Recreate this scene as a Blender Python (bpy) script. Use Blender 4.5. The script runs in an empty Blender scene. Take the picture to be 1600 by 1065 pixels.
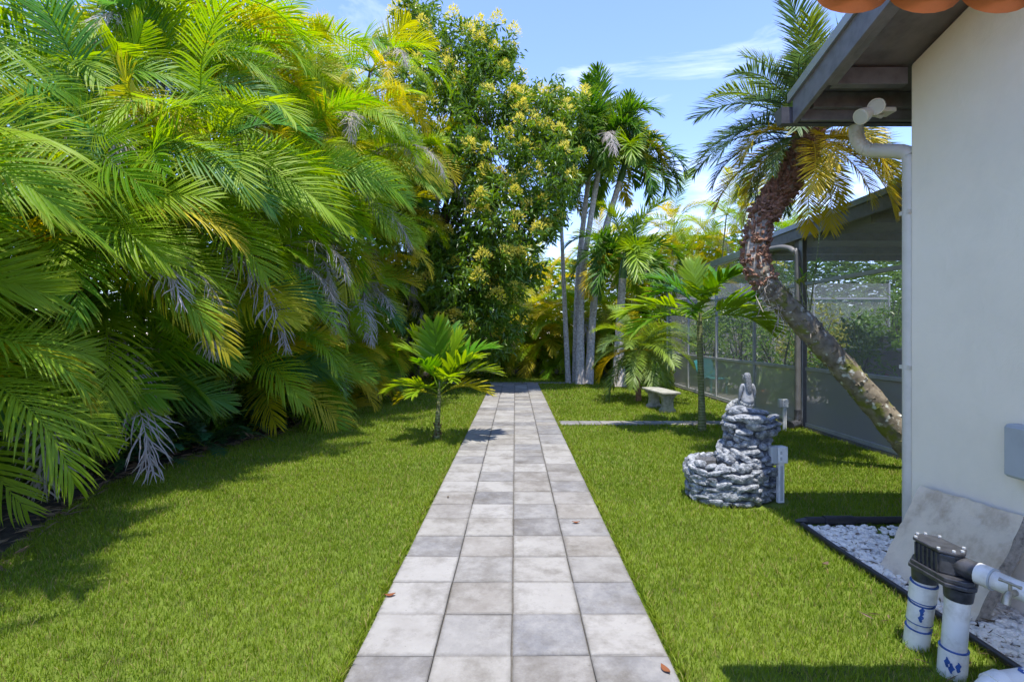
import bpy, bmesh, math, random
import numpy as np
from mathutils import Vector, Matrix
random.seed(7)
RNG = np.random.default_rng(7)
R = math.radians
C = bpy.context.scene.collection
scene = bpy.context.scene

# ------------------------------------------------------------------ camera
CAM_H = 1.66
FPX = 815.0                    # focal length in pixels of the 1600 px wide photograph
cam = bpy.data.cameras.new('camera')
camo = bpy.data.objects.new('camera', cam); C.objects.link(camo)
camo.location = (0, 0, CAM_H); camo.rotation_euler = (R(90), 0, 0)
cam.sensor_width = 36; cam.lens = 36 * FPX / 1600
cam.shift_x = -5 / 1600; cam.shift_y = -8.5 / 1600
cam.clip_start = 0.05; cam.clip_end = 2000
scene.camera = camo

# ------------------------------------------------------------------ sun, sky, exposure
SUN = Vector((-0.03, -0.28, 1.0)).normalized()
ELEV = math.asin(SUN.z); AZ = math.atan2(SUN.x, SUN.y)
world = bpy.data.worlds.new('World'); scene.world = world; world.use_nodes = True
wn, wl = world.node_tree.nodes, world.node_tree.links
bg = wn['Background']
sky = wn.new('ShaderNodeTexSky'); sky.sky_type = 'NISHITA'; sky.sun_disc = False
sky.sun_elevation = ELEV; sky.sun_rotation = AZ
sky.air_density = 1.0; sky.dust_density = 0.0; sky.ozone_density = 3.5
tc = wn.new('ShaderNodeTexCoord')
mp = wn.new('ShaderNodeMapping'); mp.inputs['Scale'].default_value = (1.6, 3.2, 6.5); mp.inputs['Rotation'].default_value = (0.3, 0.5, 0.4)
cn = wn.new('ShaderNodeTexNoise'); cn.inputs['Scale'].default_value = 1.5; cn.inputs['Detail'].default_value = 9; cn.inputs['Roughness'].default_value = 0.62; cn.inputs['Distortion'].default_value = 0.5
cr = wn.new('ShaderNodeValToRGB'); cr.color_ramp.elements[0].position = 0.53; cr.color_ramp.elements[1].position = 0.86
cm = wn.new('ShaderNodeMath'); cm.operation = 'MULTIPLY'; cm.inputs[1].default_value = 0.5
cmix = wn.new('ShaderNodeMix'); cmix.data_type = 'RGBA'
cmix.inputs[7].default_value = (6.4, 6.5, 7.2, 1)
wl.new(tc.outputs['Generated'], mp.inputs['Vector']); wl.new(mp.outputs[0], cn.inputs['Vector'])
wl.new(cn.outputs['Fac'], cr.inputs['Fac']); wl.new(cr.outputs['Color'], cm.inputs[0]); wl.new(cm.outputs[0], cmix.inputs[0])
grade = wn.new('ShaderNodeMix'); grade.data_type = 'RGBA'; grade.blend_type = 'MULTIPLY'; grade.inputs[0].default_value = 1; grade.inputs[7].default_value = (.84, .80, 1.0, 1)
wl.new(sky.outputs[0], grade.inputs[6]); wl.new(grade.outputs[2], cmix.inputs[6]); wl.new(cmix.outputs[2], bg.inputs['Color'])
bg.inputs['Strength'].default_value = 0.115
sl = bpy.data.lights.new('sun', 'SUN'); so = bpy.data.objects.new('sun', sl); C.objects.link(so)
sl.energy = 2.0; sl.angle = R(0.5); sl.color = (1.0, 0.95, 0.86)
so.rotation_euler = (-SUN).to_track_quat('-Z', 'Y').to_euler(); so.location = (10, -6, 30)
vs = scene.view_settings
scene.display_settings.display_device = 'sRGB'
vs.view_transform = 'Standard'; vs.look = 'None'; vs.exposure = 1.95; vs.gamma = 1; vs.use_curve_mapping = False
scene.render.engine = 'CYCLES'
scene.cycles.max_bounces = 10; scene.cycles.transparent_max_bounces = 24; scene.cycles.diffuse_bounces = 4
scene.cycles.use_denoising = True

# ------------------------------------------------------------------ helpers
def at(px, py, d):              # point seen at photo pixel (px, py), d metres ahead
    return np.array([(px - 805) * d / FPX, d, CAM_H - (py - 524) * d / FPX])
def gnd(px, py):
    return at(px, py, FPX * CAM_H / (py - 524))

class MB:
    def __init__(s): s.v = []; s.f = []; s.c = []; s.n = 0
    def add(s, v, f, col=None):
        v = np.asarray(v, float).reshape(-1, 3)
        if len(v) == 0: return s
        s.v.append(v)
        if isinstance(f, np.ndarray): s.f.append(f + s.n)
        else:
            by = {}
            for q in f: by.setdefault(len(q), []).append(q)
            for q in by.values(): s.f.append(np.array(q) + s.n)
        c = np.zeros((len(v), 4)); c[:, 3] = 1
        if col is not None: c[:, :3] = col
        s.c.append(c); s.n += len(v); return s
    def mesh(s, name, mat, off=(0, 0, 0), smooth=True):
        me = bpy.data.meshes.new(name)
        v = np.concatenate(s.v) - np.array(off)
        idx = np.concatenate([f.ravel() for f in s.f]).astype(np.int32)
        tot = np.concatenate([np.full(len(f), f.shape[1]) for f in s.f]).astype(np.int32)
        st = np.concatenate([[0], np.cumsum(tot)[:-1]]).astype(np.int32)
        me.vertices.add(len(v)); me.vertices.foreach_set('co', v.ravel())
        me.loops.add(len(idx)); me.loops.foreach_set('vertex_index', idx)
        me.polygons.add(len(tot)); me.polygons.foreach_set('loop_start', st); me.polygons.foreach_set('loop_total', tot)
        me.polygons.foreach_set('use_smooth', np.full(len(tot), smooth))
        a = me.color_attributes.new('leaf', 'FLOAT_COLOR', 'POINT'); a.data.foreach_set('color', np.concatenate(s.c).ravel())
        me.update(calc_edges=True); me.validate()
        me.materials.append(mat); return me
    def build(s, name, mat, parent=None, smooth=True, bevel=0, loc=None):
        off = wloc(parent) if loc is None else loc
        o = bpy.data.objects.new(name, s.mesh(name, mat, off, smooth)); C.objects.link(o); o.color = (1, 1, 1, 0)
        if parent is not None:
            o.parent = parent
            if loc is not None: o.location = np.array(loc) - np.array(wloc(parent))
        elif loc is not None: o.location = loc
        WL[o] = tuple(off) if (parent is not None or loc is not None) else (0, 0, 0)
        if bevel:
            m = o.modifiers.new('edge', 'BEVEL'); m.width = bevel; m.segments = 2; m.limit_method = 'ANGLE'; m.angle_limit = R(40)
        return o
WL = {}
def wloc(o): return WL.get(o, (0, 0, 0)) if o is not None else (0, 0, 0)
def tag(o, label=None, cat=None, group=None, kind=None):
    if label: o['label'] = label
    if cat: o['category'] = cat
    if group: o['group'] = group
    if kind: o['kind'] = kind
    return o
def thing(name, label, cat, loc=(0, 0, 0), group=None):
    o = bpy.data.objects.new(name, None); C.objects.link(o); o.location = loc; o.empty_display_size = .1
    WL[o] = tuple(float(x) for x in loc)
    return tag(o, label, cat, group)
def inst(name, me, parent, pos, rotz=0, scale=1, tint=None, rot=None):
    o = bpy.data.objects.new(name, me); C.objects.link(o); o.parent = parent
    o.location = np.array(pos) - np.array(wloc(parent))
    o.rotation_euler = rot if rot is not None else (0, 0, rotz)
    o.scale = (scale,) * 3 if np.isscalar(scale) else scale
    o.color = tint if tint else (1, 1, 1, 0)
    WL[o] = tuple(pos); return o

BOXF = [(0, 3, 2, 1), (4, 5, 6, 7), (0, 1, 5, 4), (1, 2, 6, 5), (2, 3, 7, 6), (3, 0, 4, 7)]
def box(mb, x0, x1, y0, y1, z0, z1):
    return mb.add([(x0, y0, z0), (x1, y0, z0), (x1, y1, z0), (x0, y1, z0), (x0, y0, z1), (x1, y0, z1), (x1, y1, z1), (x0, y1, z1)], BOXF)
def bar(mb, a, b, w, h, up=(0, 0, 1)):
    a = np.array(a, float); b = np.array(b, float); t = (b - a) / np.linalg.norm(b - a)
    s = np.cross(t, up); s /= np.linalg.norm(s); u = np.cross(s, t)
    q = [(-w / 2, -h / 2), (w / 2, -h / 2), (w / 2, h / 2), (-w / 2, h / 2)]
    return mb.add([a + s * x + u * y for x, y in q] + [b + s * x + u * y for x, y in q], BOXF)
def tube(mb, path, rad, n=8, caps=True, col=None, jit=0, rng=None):
    P = np.array(path, float); k = len(P)
    r = np.full(k, rad) if np.isscalar(rad) else np.array(rad, float)
    T = np.gradient(P, axis=0); T /= np.linalg.norm(T, axis=1)[:, None] + 1e-9
    ref = np.array([0, 0, 1.]) if abs(T[0][2]) < .9 else np.array([0, 1., 0])
    s = np.cross(T[0], ref); s /= np.linalg.norm(s); vs_ = []
    a = np.arange(n) * 2 * np.pi / n
    for i in range(k):
        s = s - T[i] * s.dot(T[i]); s /= np.linalg.norm(s); u = np.cross(T[i], s)
        rr = r[i] * (1 + (jit * (rng.random(n) - .5) if jit else 0))
        vs_.append(P[i] + np.outer(np.cos(a) * rr, s) + np.outer(np.sin(a) * rr, u))
    i, j = np.meshgrid(np.arange(k - 1), np.arange(n), indexing='ij')
    f = np.stack([i * n + j, i * n + (j + 1) % n, (i + 1) * n + (j + 1) % n, (i + 1) * n + j], -1).reshape(-1, 4)
    mb.add(np.concatenate(vs_), f, col)
    if caps:
        mb.add(vs_[0], [tuple(range(n))[::-1]], col); mb.add(vs_[-1], [tuple(range(n))], col)
    return mb
def spline(pts, n):
    P = np.array(pts, float); Q = np.vstack([2 * P[0] - P[1], P, 2 * P[-1] - P[-2]]); out = []
    m = len(P) - 1
    for t in np.linspace(0, m - 1e-6, n):
        i = int(t); u = t - i; p0, p1, p2, p3 = Q[i], Q[i + 1], Q[i + 2], Q[i + 3]
        out.append(.5 * ((2 * p1) + (-p0 + p2) * u + (2 * p0 - 5 * p1 + 4 * p2 - p3) * u * u + (-p0 + 3 * p1 - 3 * p2 + p3) * u ** 3))
    return np.array(out)
def lathe(mb, prof, c=(0, 0, 0), n=20, sx=1, sy=1, col=None):
    a = np.arange(n) * 2 * np.pi / n; k = len(prof)
    v = np.array([[(c[0] + r * sx * math.cos(t), c[1] + r * sy * math.sin(t), c[2] + z) for t in a] for r, z in prof]).reshape(-1, 3)
    f = [(i * n + j, i * n + (j + 1) % n, (i + 1) * n + (j + 1) % n, (i + 1) * n + j) for i in range(k - 1) for j in range(n)]
    f += [tuple(range(n))[::-1], tuple((k - 1) * n + j for j in range(n))]
    return mb.add(v, f, col)
def prism(mb, poly, ax, a0, a1):
    n = len(poly)
    def p(u, w, a): return {'x': (a, u, w), 'y': (u, a, w), 'z': (u, w, a)}[ax]
    v = [p(u, w, a0) for u, w in poly] + [p(u, w, a1) for u, w in poly]
    f = [tuple(range(n))[::-1], tuple(range(n, 2 * n))] + [(i, (i + 1) % n, n + (i + 1) % n, n + i) for i in range(n)]
    return mb.add(v, f)
def ico(sub):
    bm = bmesh.new(); bmesh.ops.create_icosphere(bm, subdivisions=sub, radius=1)
    bm.verts.ensure_lookup_table()
    v = np.array([x.co[:] for x in bm.verts]); f = np.array([[q.index for q in t.verts] for t in bm.faces]); bm.free()
    return v, f
ICO1, ICO2, ICO3 = ico(1), ico(2), ico(3)
def blob(rng, sub=2, rough=.25, flat=0):
    v, f = {1: ICO1, 2: ICO2, 3: ICO3}[sub]
    k = rng.normal(size=(6, 3)); ph = rng.random(6) * 6.28
    d = sum(np.sin(v @ k[i] * 1.5 + ph[i]) for i in range(6)) / 6
    v = v * (1 + rough * d)[:, None]
    e = .55                                               # squarish, hewn
    v = np.sign(v) * np.abs(v) ** (1 - .35 * e)
    return v, f

# ------------------------------------------------------------------ materials
def newmat(name):
    m = bpy.data.materials.new(name); m.use_nodes = True
    return m, m.node_tree.nodes, m.node_tree.links, m.node_tree.nodes['Principled BSDF']
def rampnode(n, stops):
    r = n.new('ShaderNodeValToRGB'); e = r.color_ramp.elements
    while len(e) < len(stops): e.new(.5)
    for i, (p, c) in enumerate(stops): e[i].position = p; e[i].color = (*c, 1)
    return r
def solid(name, col, rough=.6, var=.12, scale=8, bump=0, bscale=60, metal=0, spec=.4, coord='Object', dark=None, objvar=0):
    m, n, l, b = newmat(name)
    t = n.new('ShaderNodeTexCoord'); x = n.new('ShaderNodeTexNoise')
    x.inputs['Scale'].default_value = scale; x.inputs['Detail'].default_value = 8; x.inputs['Roughness'].default_value = .65
    vec = t.outputs[coord]
    if objvar:
        oi = n.new('ShaderNodeObjectInfo'); ad = n.new('ShaderNodeVectorMath'); ad.operation = 'ADD'
        sc = n.new('ShaderNodeMath'); sc.operation = 'MULTIPLY'; sc.inputs[1].default_value = 37
        l.new(oi.outputs['Random'], sc.inputs[0]); l.new(vec, ad.inputs[0]); l.new(sc.outputs[0], ad.inputs[1]); vec = ad.outputs[0]
    l.new(vec, x.inputs['Vector'])
    c0 = dark if dark else tuple(c * (1 - var * 2) for c in col); c1 = tuple(min(1, c * (1 + var)) for c in col)
    r = rampnode(n, [(.3, c0), (.52, col), (.75, c1)]); l.new(x.outputs['Fac'], r.inputs['Fac'])
    out = r.outputs['Color']
    if objvar:
        hv = n.new('ShaderNodeHueSaturation'); mr = n.new('ShaderNodeMapRange'); mr.inputs[3].default_value = 1 - objvar; mr.inputs[4].default_value = 1 + objvar
        l.new(oi.outputs['Random'], mr.inputs[0]); l.new(mr.outputs[0], hv.inputs['Value']); l.new(out, hv.inputs['Color']); out = hv.outputs[0]
    l.new(out, b.inputs['Base Color'])
    b.inputs['Roughness'].default_value = rough; b.inputs['Metallic'].default_value = metal; b.inputs['Specular IOR Level'].default_value = spec
    if bump:
        y = n.new('ShaderNodeTexNoise'); y.inputs['Scale'].default_value = bscale; y.inputs['Detail'].default_value = 6
        l.new(vec, y.inputs['Vector'])
        bp = n.new('ShaderNodeBump'); bp.inputs['Strength'].default_value = bump; bp.inputs['Distance'].default_value = .01
        l.new(y.outputs['Fac'], bp.inputs['Height']); l.new(bp.outputs[0], b.inputs['Normal'])
    return m
def leafmat(name, a, b_, tip=None, trans=.35, rough=.42, spec=.45, pos=0, tipstart=.6, straw=0):
    """leaf.r = random per leaflet, leaf.g = along the leaflet; object colour (alpha) recolours one frond"""
    m, n, l, b = newmat(name)
    at_ = n.new('ShaderNodeAttribute'); at_.attribute_name = 'leaf'
    sp = n.new('ShaderNodeSeparateColor'); l.new(at_.outputs['Color'], sp.inputs[0])
    oi = n.new('ShaderNodeObjectInfo')
    ad = n.new('ShaderNodeMath'); ad.operation = 'MULTIPLY_ADD'; ad.inputs[1].default_value = .5
    hf = n.new('ShaderNodeMath'); hf.operation = 'MULTIPLY'; hf.inputs[1].default_value = .5
    fac = oi.outputs['Random']
    if pos:
        g = n.new('ShaderNodeNewGeometry'); nz = n.new('ShaderNodeTexNoise'); nz.inputs['Scale'].default_value = pos; nz.inputs['Detail'].default_value = 5
        l.new(g.outputs['Position'], nz.inputs['Vector'])
        st = n.new('ShaderNodeMapRange'); st.inputs[1].default_value = .36; st.inputs[2].default_value = .64
        l.new(nz.outputs['Fac'], st.inputs[0]); fac = st.outputs[0]
    l.new(fac, hf.inputs[0]); l.new(sp.outputs[0], ad.inputs[0]); l.new(hf.outputs[0], ad.inputs[2])
    mx = n.new('ShaderNodeMix'); mx.data_type = 'RGBA'; mx.inputs[6].default_value = (*a, 1); mx.inputs[7].default_value = (*b_, 1)
    l.new(ad.outputs[0], mx.inputs[0]); out = mx.outputs[2]
    if tip:
        m2 = n.new('ShaderNodeMix'); m2.data_type = 'RGBA'; m2.inputs[7].default_value = (*tip, 1)
        mr = n.new('ShaderNodeMapRange'); mr.inputs[1].default_value = tipstart; mr.inputs[2].default_value = 1.1
        l.new(sp.outputs[1], mr.inputs[0]); l.new(mr.outputs[0], m2.inputs[0]); l.new(out, m2.inputs[6]); out = m2.outputs[2]
    if straw:
        ms_ = n.new('ShaderNodeMix'); ms_.data_type = 'RGBA'; ms_.inputs[7].default_value = (.30, .25, .09, 1)
        gt_ = n.new('ShaderNodeMath'); gt_.operation = 'GREATER_THAN'; gt_.inputs[1].default_value = 1 - straw
        l.new(sp.outputs[0], gt_.inputs[0]); l.new(gt_.outputs[0], ms_.inputs[0]); l.new(out, ms_.inputs[6]); out = ms_.outputs[2]
    m3 = n.new('ShaderNodeMix'); m3.data_type = 'RGBA'
    l.new(oi.outputs['Alpha'], m3.inputs[0]); l.new(out, m3.inputs[6]); l.new(oi.outputs['Color'], m3.inputs[7]); out = m3.outputs[2]
    l.new(out, b.inputs['Base Color'])
    b.inputs['Roughness'].default_value = rough; b.inputs['Specular IOR Level'].default_value = spec
    if trans:
        tr = n.new('ShaderNodeBsdfTranslucent'); ms = n.new('ShaderNodeMixShader'); ms.inputs[0].default_value = trans
        hs = n.new('ShaderNodeHueSaturation'); hs.inputs['Hue'].default_value = .485; hs.inputs['Saturation'].default_value = 1.1; hs.inputs['Value'].default_value = 1.7
        l.new(out, hs.inputs['Color']); l.new(hs.outputs[0], tr.inputs['Color'])
        l.new(b.outputs[0], ms.inputs[1]); l.new(tr.outputs[0], ms.inputs[2])
        l.new(ms.outputs[0], n['Material Output'].inputs['Surface'])
    return m
M = {}
M['areca'] = leafmat('areca leaf', (.085, .245, .010), (.25, .39, .016), (.30, .32, .02), .45, .5, .3)
M['dead'] = leafmat('dead frond', (.28, .25, .23), (.47, .43, .41), (.40, .35, .31), .2, .8, .1)
M['adonidia'] = leafmat('feather palm leaf', (.035, .115, .012), (.095, .22, .02), (.17, .23, .03), .34)
M['young'] = leafmat('young palm leaf', (.05, .17, .006), (.13, .26, .012), (.25, .27, .03), .42, .35)
M['date'] = leafmat('date palm leaf', (.05, .11, .035), (.11, .18, .045), (.15, .18, .04), .3)
M['fern'] = leafmat('fern leaf', (.025, .085, .03), (.06, .14, .04), None, .25)
M['mango'] = leafmat('mango leaf', (.045, .12, .010), (.17, .28, .02), None, .32, .35, .5, pos=.9)
M['blossom'] = leafmat('mango blossom', (.58, .54, .07), (.74, .68, .15), None, .35, .7, .2)
M['shrub'] = leafmat('shrub leaf', (.05, .14, .015), (.16, .27, .02), None, .34, .4, .5)
M['shrub_y'] = leafmat('variegated leaf', (.09, .17, .015), (.36, .34, .04), None, .3, .45)
M['grass'] = leafmat('grass blade', (.10, .19, .010), (.21, .29, .018), (.23, .25, .03), .32, .55, .2, pos=1.1, tipstart=.5, straw=.09)
M['strap'] = leafmat('strap leaf', (.06, .15, .02), (.2, .28, .04), None, .35)
M['bark_mango'] = solid('mango bark', (.09, .075, .06), .9, .3, 12, .8, 30)
M['rachis'] = M['areca']
M['soil'] = solid('dark mulch', (.045, .035, .026), .95, .35, 14, .9, 40)
M['litter'] = leafmat('leaf litter', (.08, .05, .025), (.26, .2, .13), None, .1, .8, .1)
M['lawn'] = solid('turf', (.11, .155, .014), .95, .3, 9, .8, 120)
M['ground'] = solid('open ground', (.06, .085, .02), .95, .3, .6)
M['sand'] = solid('joint sand', (.12, .11, .095), .95, .3, 40)
M['concrete'] = solid('concrete strip', (.42, .41, .38), .9, .15, 14, .3, 120)
M['stucco'] = solid('painted stucco', (.88, .785, .645), .85, .03, 1.6, .18, 190, spec=.2)
M['fascia'] = solid('charcoal painted wood', (.15, .143, .148), .42, .18, 9, .12, 30, spec=.5)
M['soffit'] = solid('charcoal soffit', (.16, .148, .15), .5, .2, 5, .1, 25)
M['drip'] = solid('grey metal flashing', (.30, .32, .35), .3, .08, 6, metal=.6)
M['gutter'] = solid('dark gutter', (.07, .07, .078), .35, .2, 14, spec=.5)
M['downspout'] = solid('pale painted downspout', (.62, .575, .50), .4, .05, 6, spec=.5)
M['tile'] = solid('terracotta', (.86, .23, .085), .6, .15, 6, .15, 70, dark=(.60, .14, .05))
M['cream'] = solid('cream plastic', (.66, .63, .53), .35, .05, 6, spec=.5)
M['lens'] = solid('lamp glass', (.55, .55, .5), .1, .03)
M['aluminium'] = solid('bronze grey aluminium', (.16, .155, .15), .45, .12, 5, spec=.5)
M['alu_light'] = solid('grey aluminium rail', (.33, .33, .32), .45, .12, 5, spec=.5)
M['panel'] = solid('dark panel', (.085, .08, .085), .6, .2, 3)
M['patio'] = solid('patio concrete', (.13, .125, .118), .85, .12, 4)
M['teal'] = solid('teal cushion', (.06, .30, .31), .8, .12, 9)
M['redwood'] = solid('red brown timber', (.20, .06, .04), .6, .2, 9)
M['terracotta_pot'] = solid('terracotta pot', (.48, .16, .08), .8, .15, 9)
M['black'] = solid('black plastic', (.022, .022, .026), .38, .25, 20, spec=.5)
M['valve'] = solid('dark grey valve plastic', (.045, .046, .052), .38, .35, 25, .1, 60, spec=.5)
M['pvc'] = solid('white pvc', (.74, .72, .66), .35, .08, 9, spec=.5, dark=(.50, .47, .40))
M['primer'] = solid('blue pipe primer', (.03, .09, .30), .45, .3, 30)
M['brass'] = solid('weathered brass', (.40, .36, .28), .45, .2, 30, metal=.7)
M['grey_box'] = solid('grey enclosure', (.40, .42, .43), .45, .05, 6)
M['white_box'] = solid('white plastic box', (.72, .72, .70), .4, .06, 8, dark=(.5, .5, .48))
M['palm_grey'] = None
M['chair'] = solid('dark chair', (.05, .05, .055), .6)
M['dark'] = solid('dark interior wall', (.10, .095, .09), .8, .2, 2)

def trowel(m):           # second, broad bump: hand-trowelled unevenness
    n, l = m.node_tree.nodes, m.node_tree.links; b = n['Principled BSDF']
    t = n.new('ShaderNodeTexCoord'); x = n.new('ShaderNodeTexNoise'); x.inputs['Scale'].default_value = 5.5; x.inputs['Detail'].default_value = 7; x.inputs['Distortion'].default_value = 1.2
    l.new(t.outputs['Object'], x.inputs['Vector']); old = b.inputs['Normal'].links[0].from_socket
    bp = n.new('ShaderNodeBump'); bp.inputs['Strength'].default_value = .12; bp.inputs['Distance'].default_value = .05
    l.new(x.outputs['Fac'], bp.inputs['Height']); l.new(old, bp.inputs['Normal']); l.new(bp.outputs[0], b.inputs['Normal'])
trowel(M['stucco'])
def paver_mat():
    m, n, l, b = newmat('weathered concrete paver')
    t = n.new('ShaderNodeTexCoord'); oi = n.new('ShaderNodeObjectInfo')
    sc = n.new('ShaderNodeMath'); sc.operation = 'MULTIPLY'; sc.inputs[1].default_value = 91; l.new(oi.outputs['Random'], sc.inputs[0])
    ad = n.new('ShaderNodeVectorMath'); ad.operation = 'ADD'; l.new(t.outputs['Object'], ad.inputs[0]); l.new(sc.outputs[0], ad.inputs[1])
    def noise(s, d, ro=.65):
        x = n.new('ShaderNodeTexNoise'); x.inputs['Scale'].default_value = s; x.inputs['Detail'].default_value = d; x.inputs['Roughness'].default_value = ro
        l.new(ad.outputs[0], x.inputs['Vector']); return x
    base = rampnode(n, [(0, (.11, .11, .118)), (.22, (.205, .188, .165)), (.45, (.15, .15, .158)), (.68, (.235, .222, .20)), (1, (.28, .27, .255))])
    l.new(oi.outputs['Random'], base.inputs['Fac'])
    a = noise(5.2, 12, .78); ra = rampnode(n, [(.40, (0, 0, 0)), (.68, (1, 1, 1))]); l.new(a.outputs['Fac'], ra.inputs['Fac'])
    m1 = n.new('ShaderNodeMix'); m1.data_type = 'RGBA'; m1.inputs[7].default_value = (.33, .32, .298, 1)
    f1 = n.new('ShaderNodeMath'); f1.operation = 'MULTIPLY'; f1.inputs[1].default_value = .62; l.new(ra.outputs[0], f1.inputs[0])
    l.new(f1.outputs[0], m1.inputs[0]); l.new(base.outputs[0], m1.inputs[6])
    c = noise(3.1, 12, .74); rc = rampnode(n, [(.47, (0, 0, 0)), (.70, (1, 1, 1))]); l.new(c.outputs['Fac'], rc.inputs['Fac'])
    m2 = n.new('ShaderNodeMix'); m2.data_type = 'RGBA'; m2.inputs[7].default_value = (.075, .062, .045, 1)
    f2 = n.new('ShaderNodeMath'); f2.operation = 'MULTIPLY'; f2.inputs[1].default_value = .72; l.new(rc.outputs[0], f2.inputs[0])
    l.new(f2.outputs[0], m2.inputs[0]); l.new(m1.outputs[2], m2.inputs[6])
    d = noise(38, 3); rd = rampnode(n, [(.66, (0, 0, 0)), (.74, (1, 1, 1))]); l.new(d.outputs['Fac'], rd.inputs['Fac'])
    m3 = n.new('ShaderNodeMix'); m3.data_type = 'RGBA'; m3.inputs[7].default_value = (.1, .09, .08, 1)
    f3 = n.new('ShaderNodeMath'); f3.operation = 'MULTIPLY'; f3.inputs[1].default_value = .55; l.new(rd.outputs[0], f3.inputs[0])
    l.new(f3.outputs[0], m3.inputs[0]); l.new(m2.outputs[2], m3.inputs[6])
    ab = n.new('ShaderNodeVectorMath'); ab.operation = 'ABSOLUTE'; l.new(t.outputs['Object'], ab.inputs[0])
    sx = n.new('ShaderNodeSeparateXYZ'); l.new(ab.outputs[0], sx.inputs[0])
    mxx = n.new('ShaderNodeMath'); mxx.operation = 'MAXIMUM'; l.new(sx.outputs[0], mxx.inputs[0]); l.new(sx.outputs[1], mxx.inputs[1])
    e1 = n.new('ShaderNodeMath'); e1.operation = 'MULTIPLY_ADD'; e1.inputs[1].default_value = .06; l.new(noise(14, 6, .7).outputs['Fac'], e1.inputs[0]); l.new(mxx.outputs[0], e1.inputs[2])
    e2 = n.new('ShaderNodeMapRange'); e2.inputs[1].default_value = .205; e2.inputs[2].default_value = .242; e2.inputs[4].default_value = .55; l.new(e1.outputs[0], e2.inputs[0])
    m4 = n.new('ShaderNodeMix'); m4.data_type = 'RGBA'; m4.inputs[7].default_value = (.075, .068, .055, 1)
    l.new(e2.outputs[0], m4.inputs[0]); l.new(m3.outputs[2], m4.inputs[6])
    l.new(m4.outputs[2], b.inputs['Base Color']); b.inputs['Roughness'].default_value = .85
    g = noise(160, 4); bp = n.new('ShaderNodeBump'); bp.inputs['Strength'].default_value = .35; bp.inputs['Distance'].default_value = .004
    l.new(g.outputs['Fac'], bp.inputs['Height']); l.new(bp.outputs[0], b.inputs['Normal'])
    return m
M['paver'] = paver_mat()
def trunk_mat(name, base, ring, scale=26, moss=None, lichen=None, green=None):
    m, n, l, b = newmat(name)
    t = n.new('ShaderNodeTexCoord')
    nz = n.new('ShaderNodeTexNoise'); nz.inputs['Scale'].default_value = 14; nz.inputs['Detail'].default_value = 8; l.new(t.outputs['Object'], nz.inputs['Vector'])
    w = n.new('ShaderNodeTexWave'); w.bands_direction = 'Z'; w.inputs['Scale'].default_value = scale / 6.28; w.inputs['Distortion'].default_value = 3.5; w.inputs['Detail'].default_value = 2
    l.new(t.outputs['Object'], w.inputs['Vector'])
    rp = rampnode(n, [(0, ring), (.3, base), (1, tuple(min(1, c * 1.12) for c in base))]); l.new(w.outputs['Fac'], rp.inputs['Fac'])
    r2 = rampnode(n, [(.3, (.55, .52, .5)), (.65, (1.1, 1.1, 1.1))]); l.new(nz.outputs['Fac'], r2.inputs['Fac'])
    mu = n.new('ShaderNodeMix'); mu.data_type = 'RGBA'; mu.blend_type = 'MULTIPLY'; mu.inputs[0].default_value = 1
    l.new(rp.outputs[0], mu.inputs[6]); l.new(r2.outputs[0], mu.inputs[7]); out = mu.outputs[2]
    for k, (col, s, lo) in enumerate([x for x in (moss, lichen) if x]):
        q = n.new('ShaderNodeTexNoise'); q.inputs['Scale'].default_value = s; q.inputs['Detail'].default_value = 5; l.new(t.outputs['Object'], q.inputs['Vector'])
        rq = rampnode(n, [(lo, (0, 0, 0)), (lo + .08, (1, 1, 1))]); l.new(q.outputs['Fac'], rq.inputs['Fac'])
        mm = n.new('ShaderNodeMix'); mm.data_type = 'RGBA'; mm.inputs[7].default_value = (*col, 1)
        l.new(rq.outputs[0], mm.inputs[0]); l.new(out, mm.inputs[6]); out = mm.outputs[2]
    l.new(out, b.inputs['Base Color']); b.inputs['Roughness'].default_value = .85
    bp = n.new('ShaderNodeBump'); bp.inputs['Strength'].default_value = .6; bp.inputs['Distance'].default_value = .02
    l.new(nz.outputs['Fac'], bp.inputs['Height']); l.new(bp.outputs[0], b.inputs['Normal'])
    return m
M['trunk'] = trunk_mat('ringed grey palm trunk', (.56, .52, .48), (.33, .30, .27), 50)
M['stem'] = trunk_mat('green ringed stem', (.13, .16, .05), (.30, .28, .16), 40)
M['crownshaft'] = solid('green crownshaft', (.10, .19, .05), .45, .25, 6)
M['lean'] = trunk_mat('mossy leaning trunk', (.22, .19, .14), (.18, .155, .11), 9, ((.15, .16, .03), 6, .52), ((.55, .56, .5), 11, .60))
M['pale_bark'] = trunk_mat('pale smooth bark', (.40, .35, .29), (.30, .26, .21), 30)
M['fibre'] = solid('brown leaf bases', (.27, .145, .095), .9, .35, 18, .8, 50)
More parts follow.
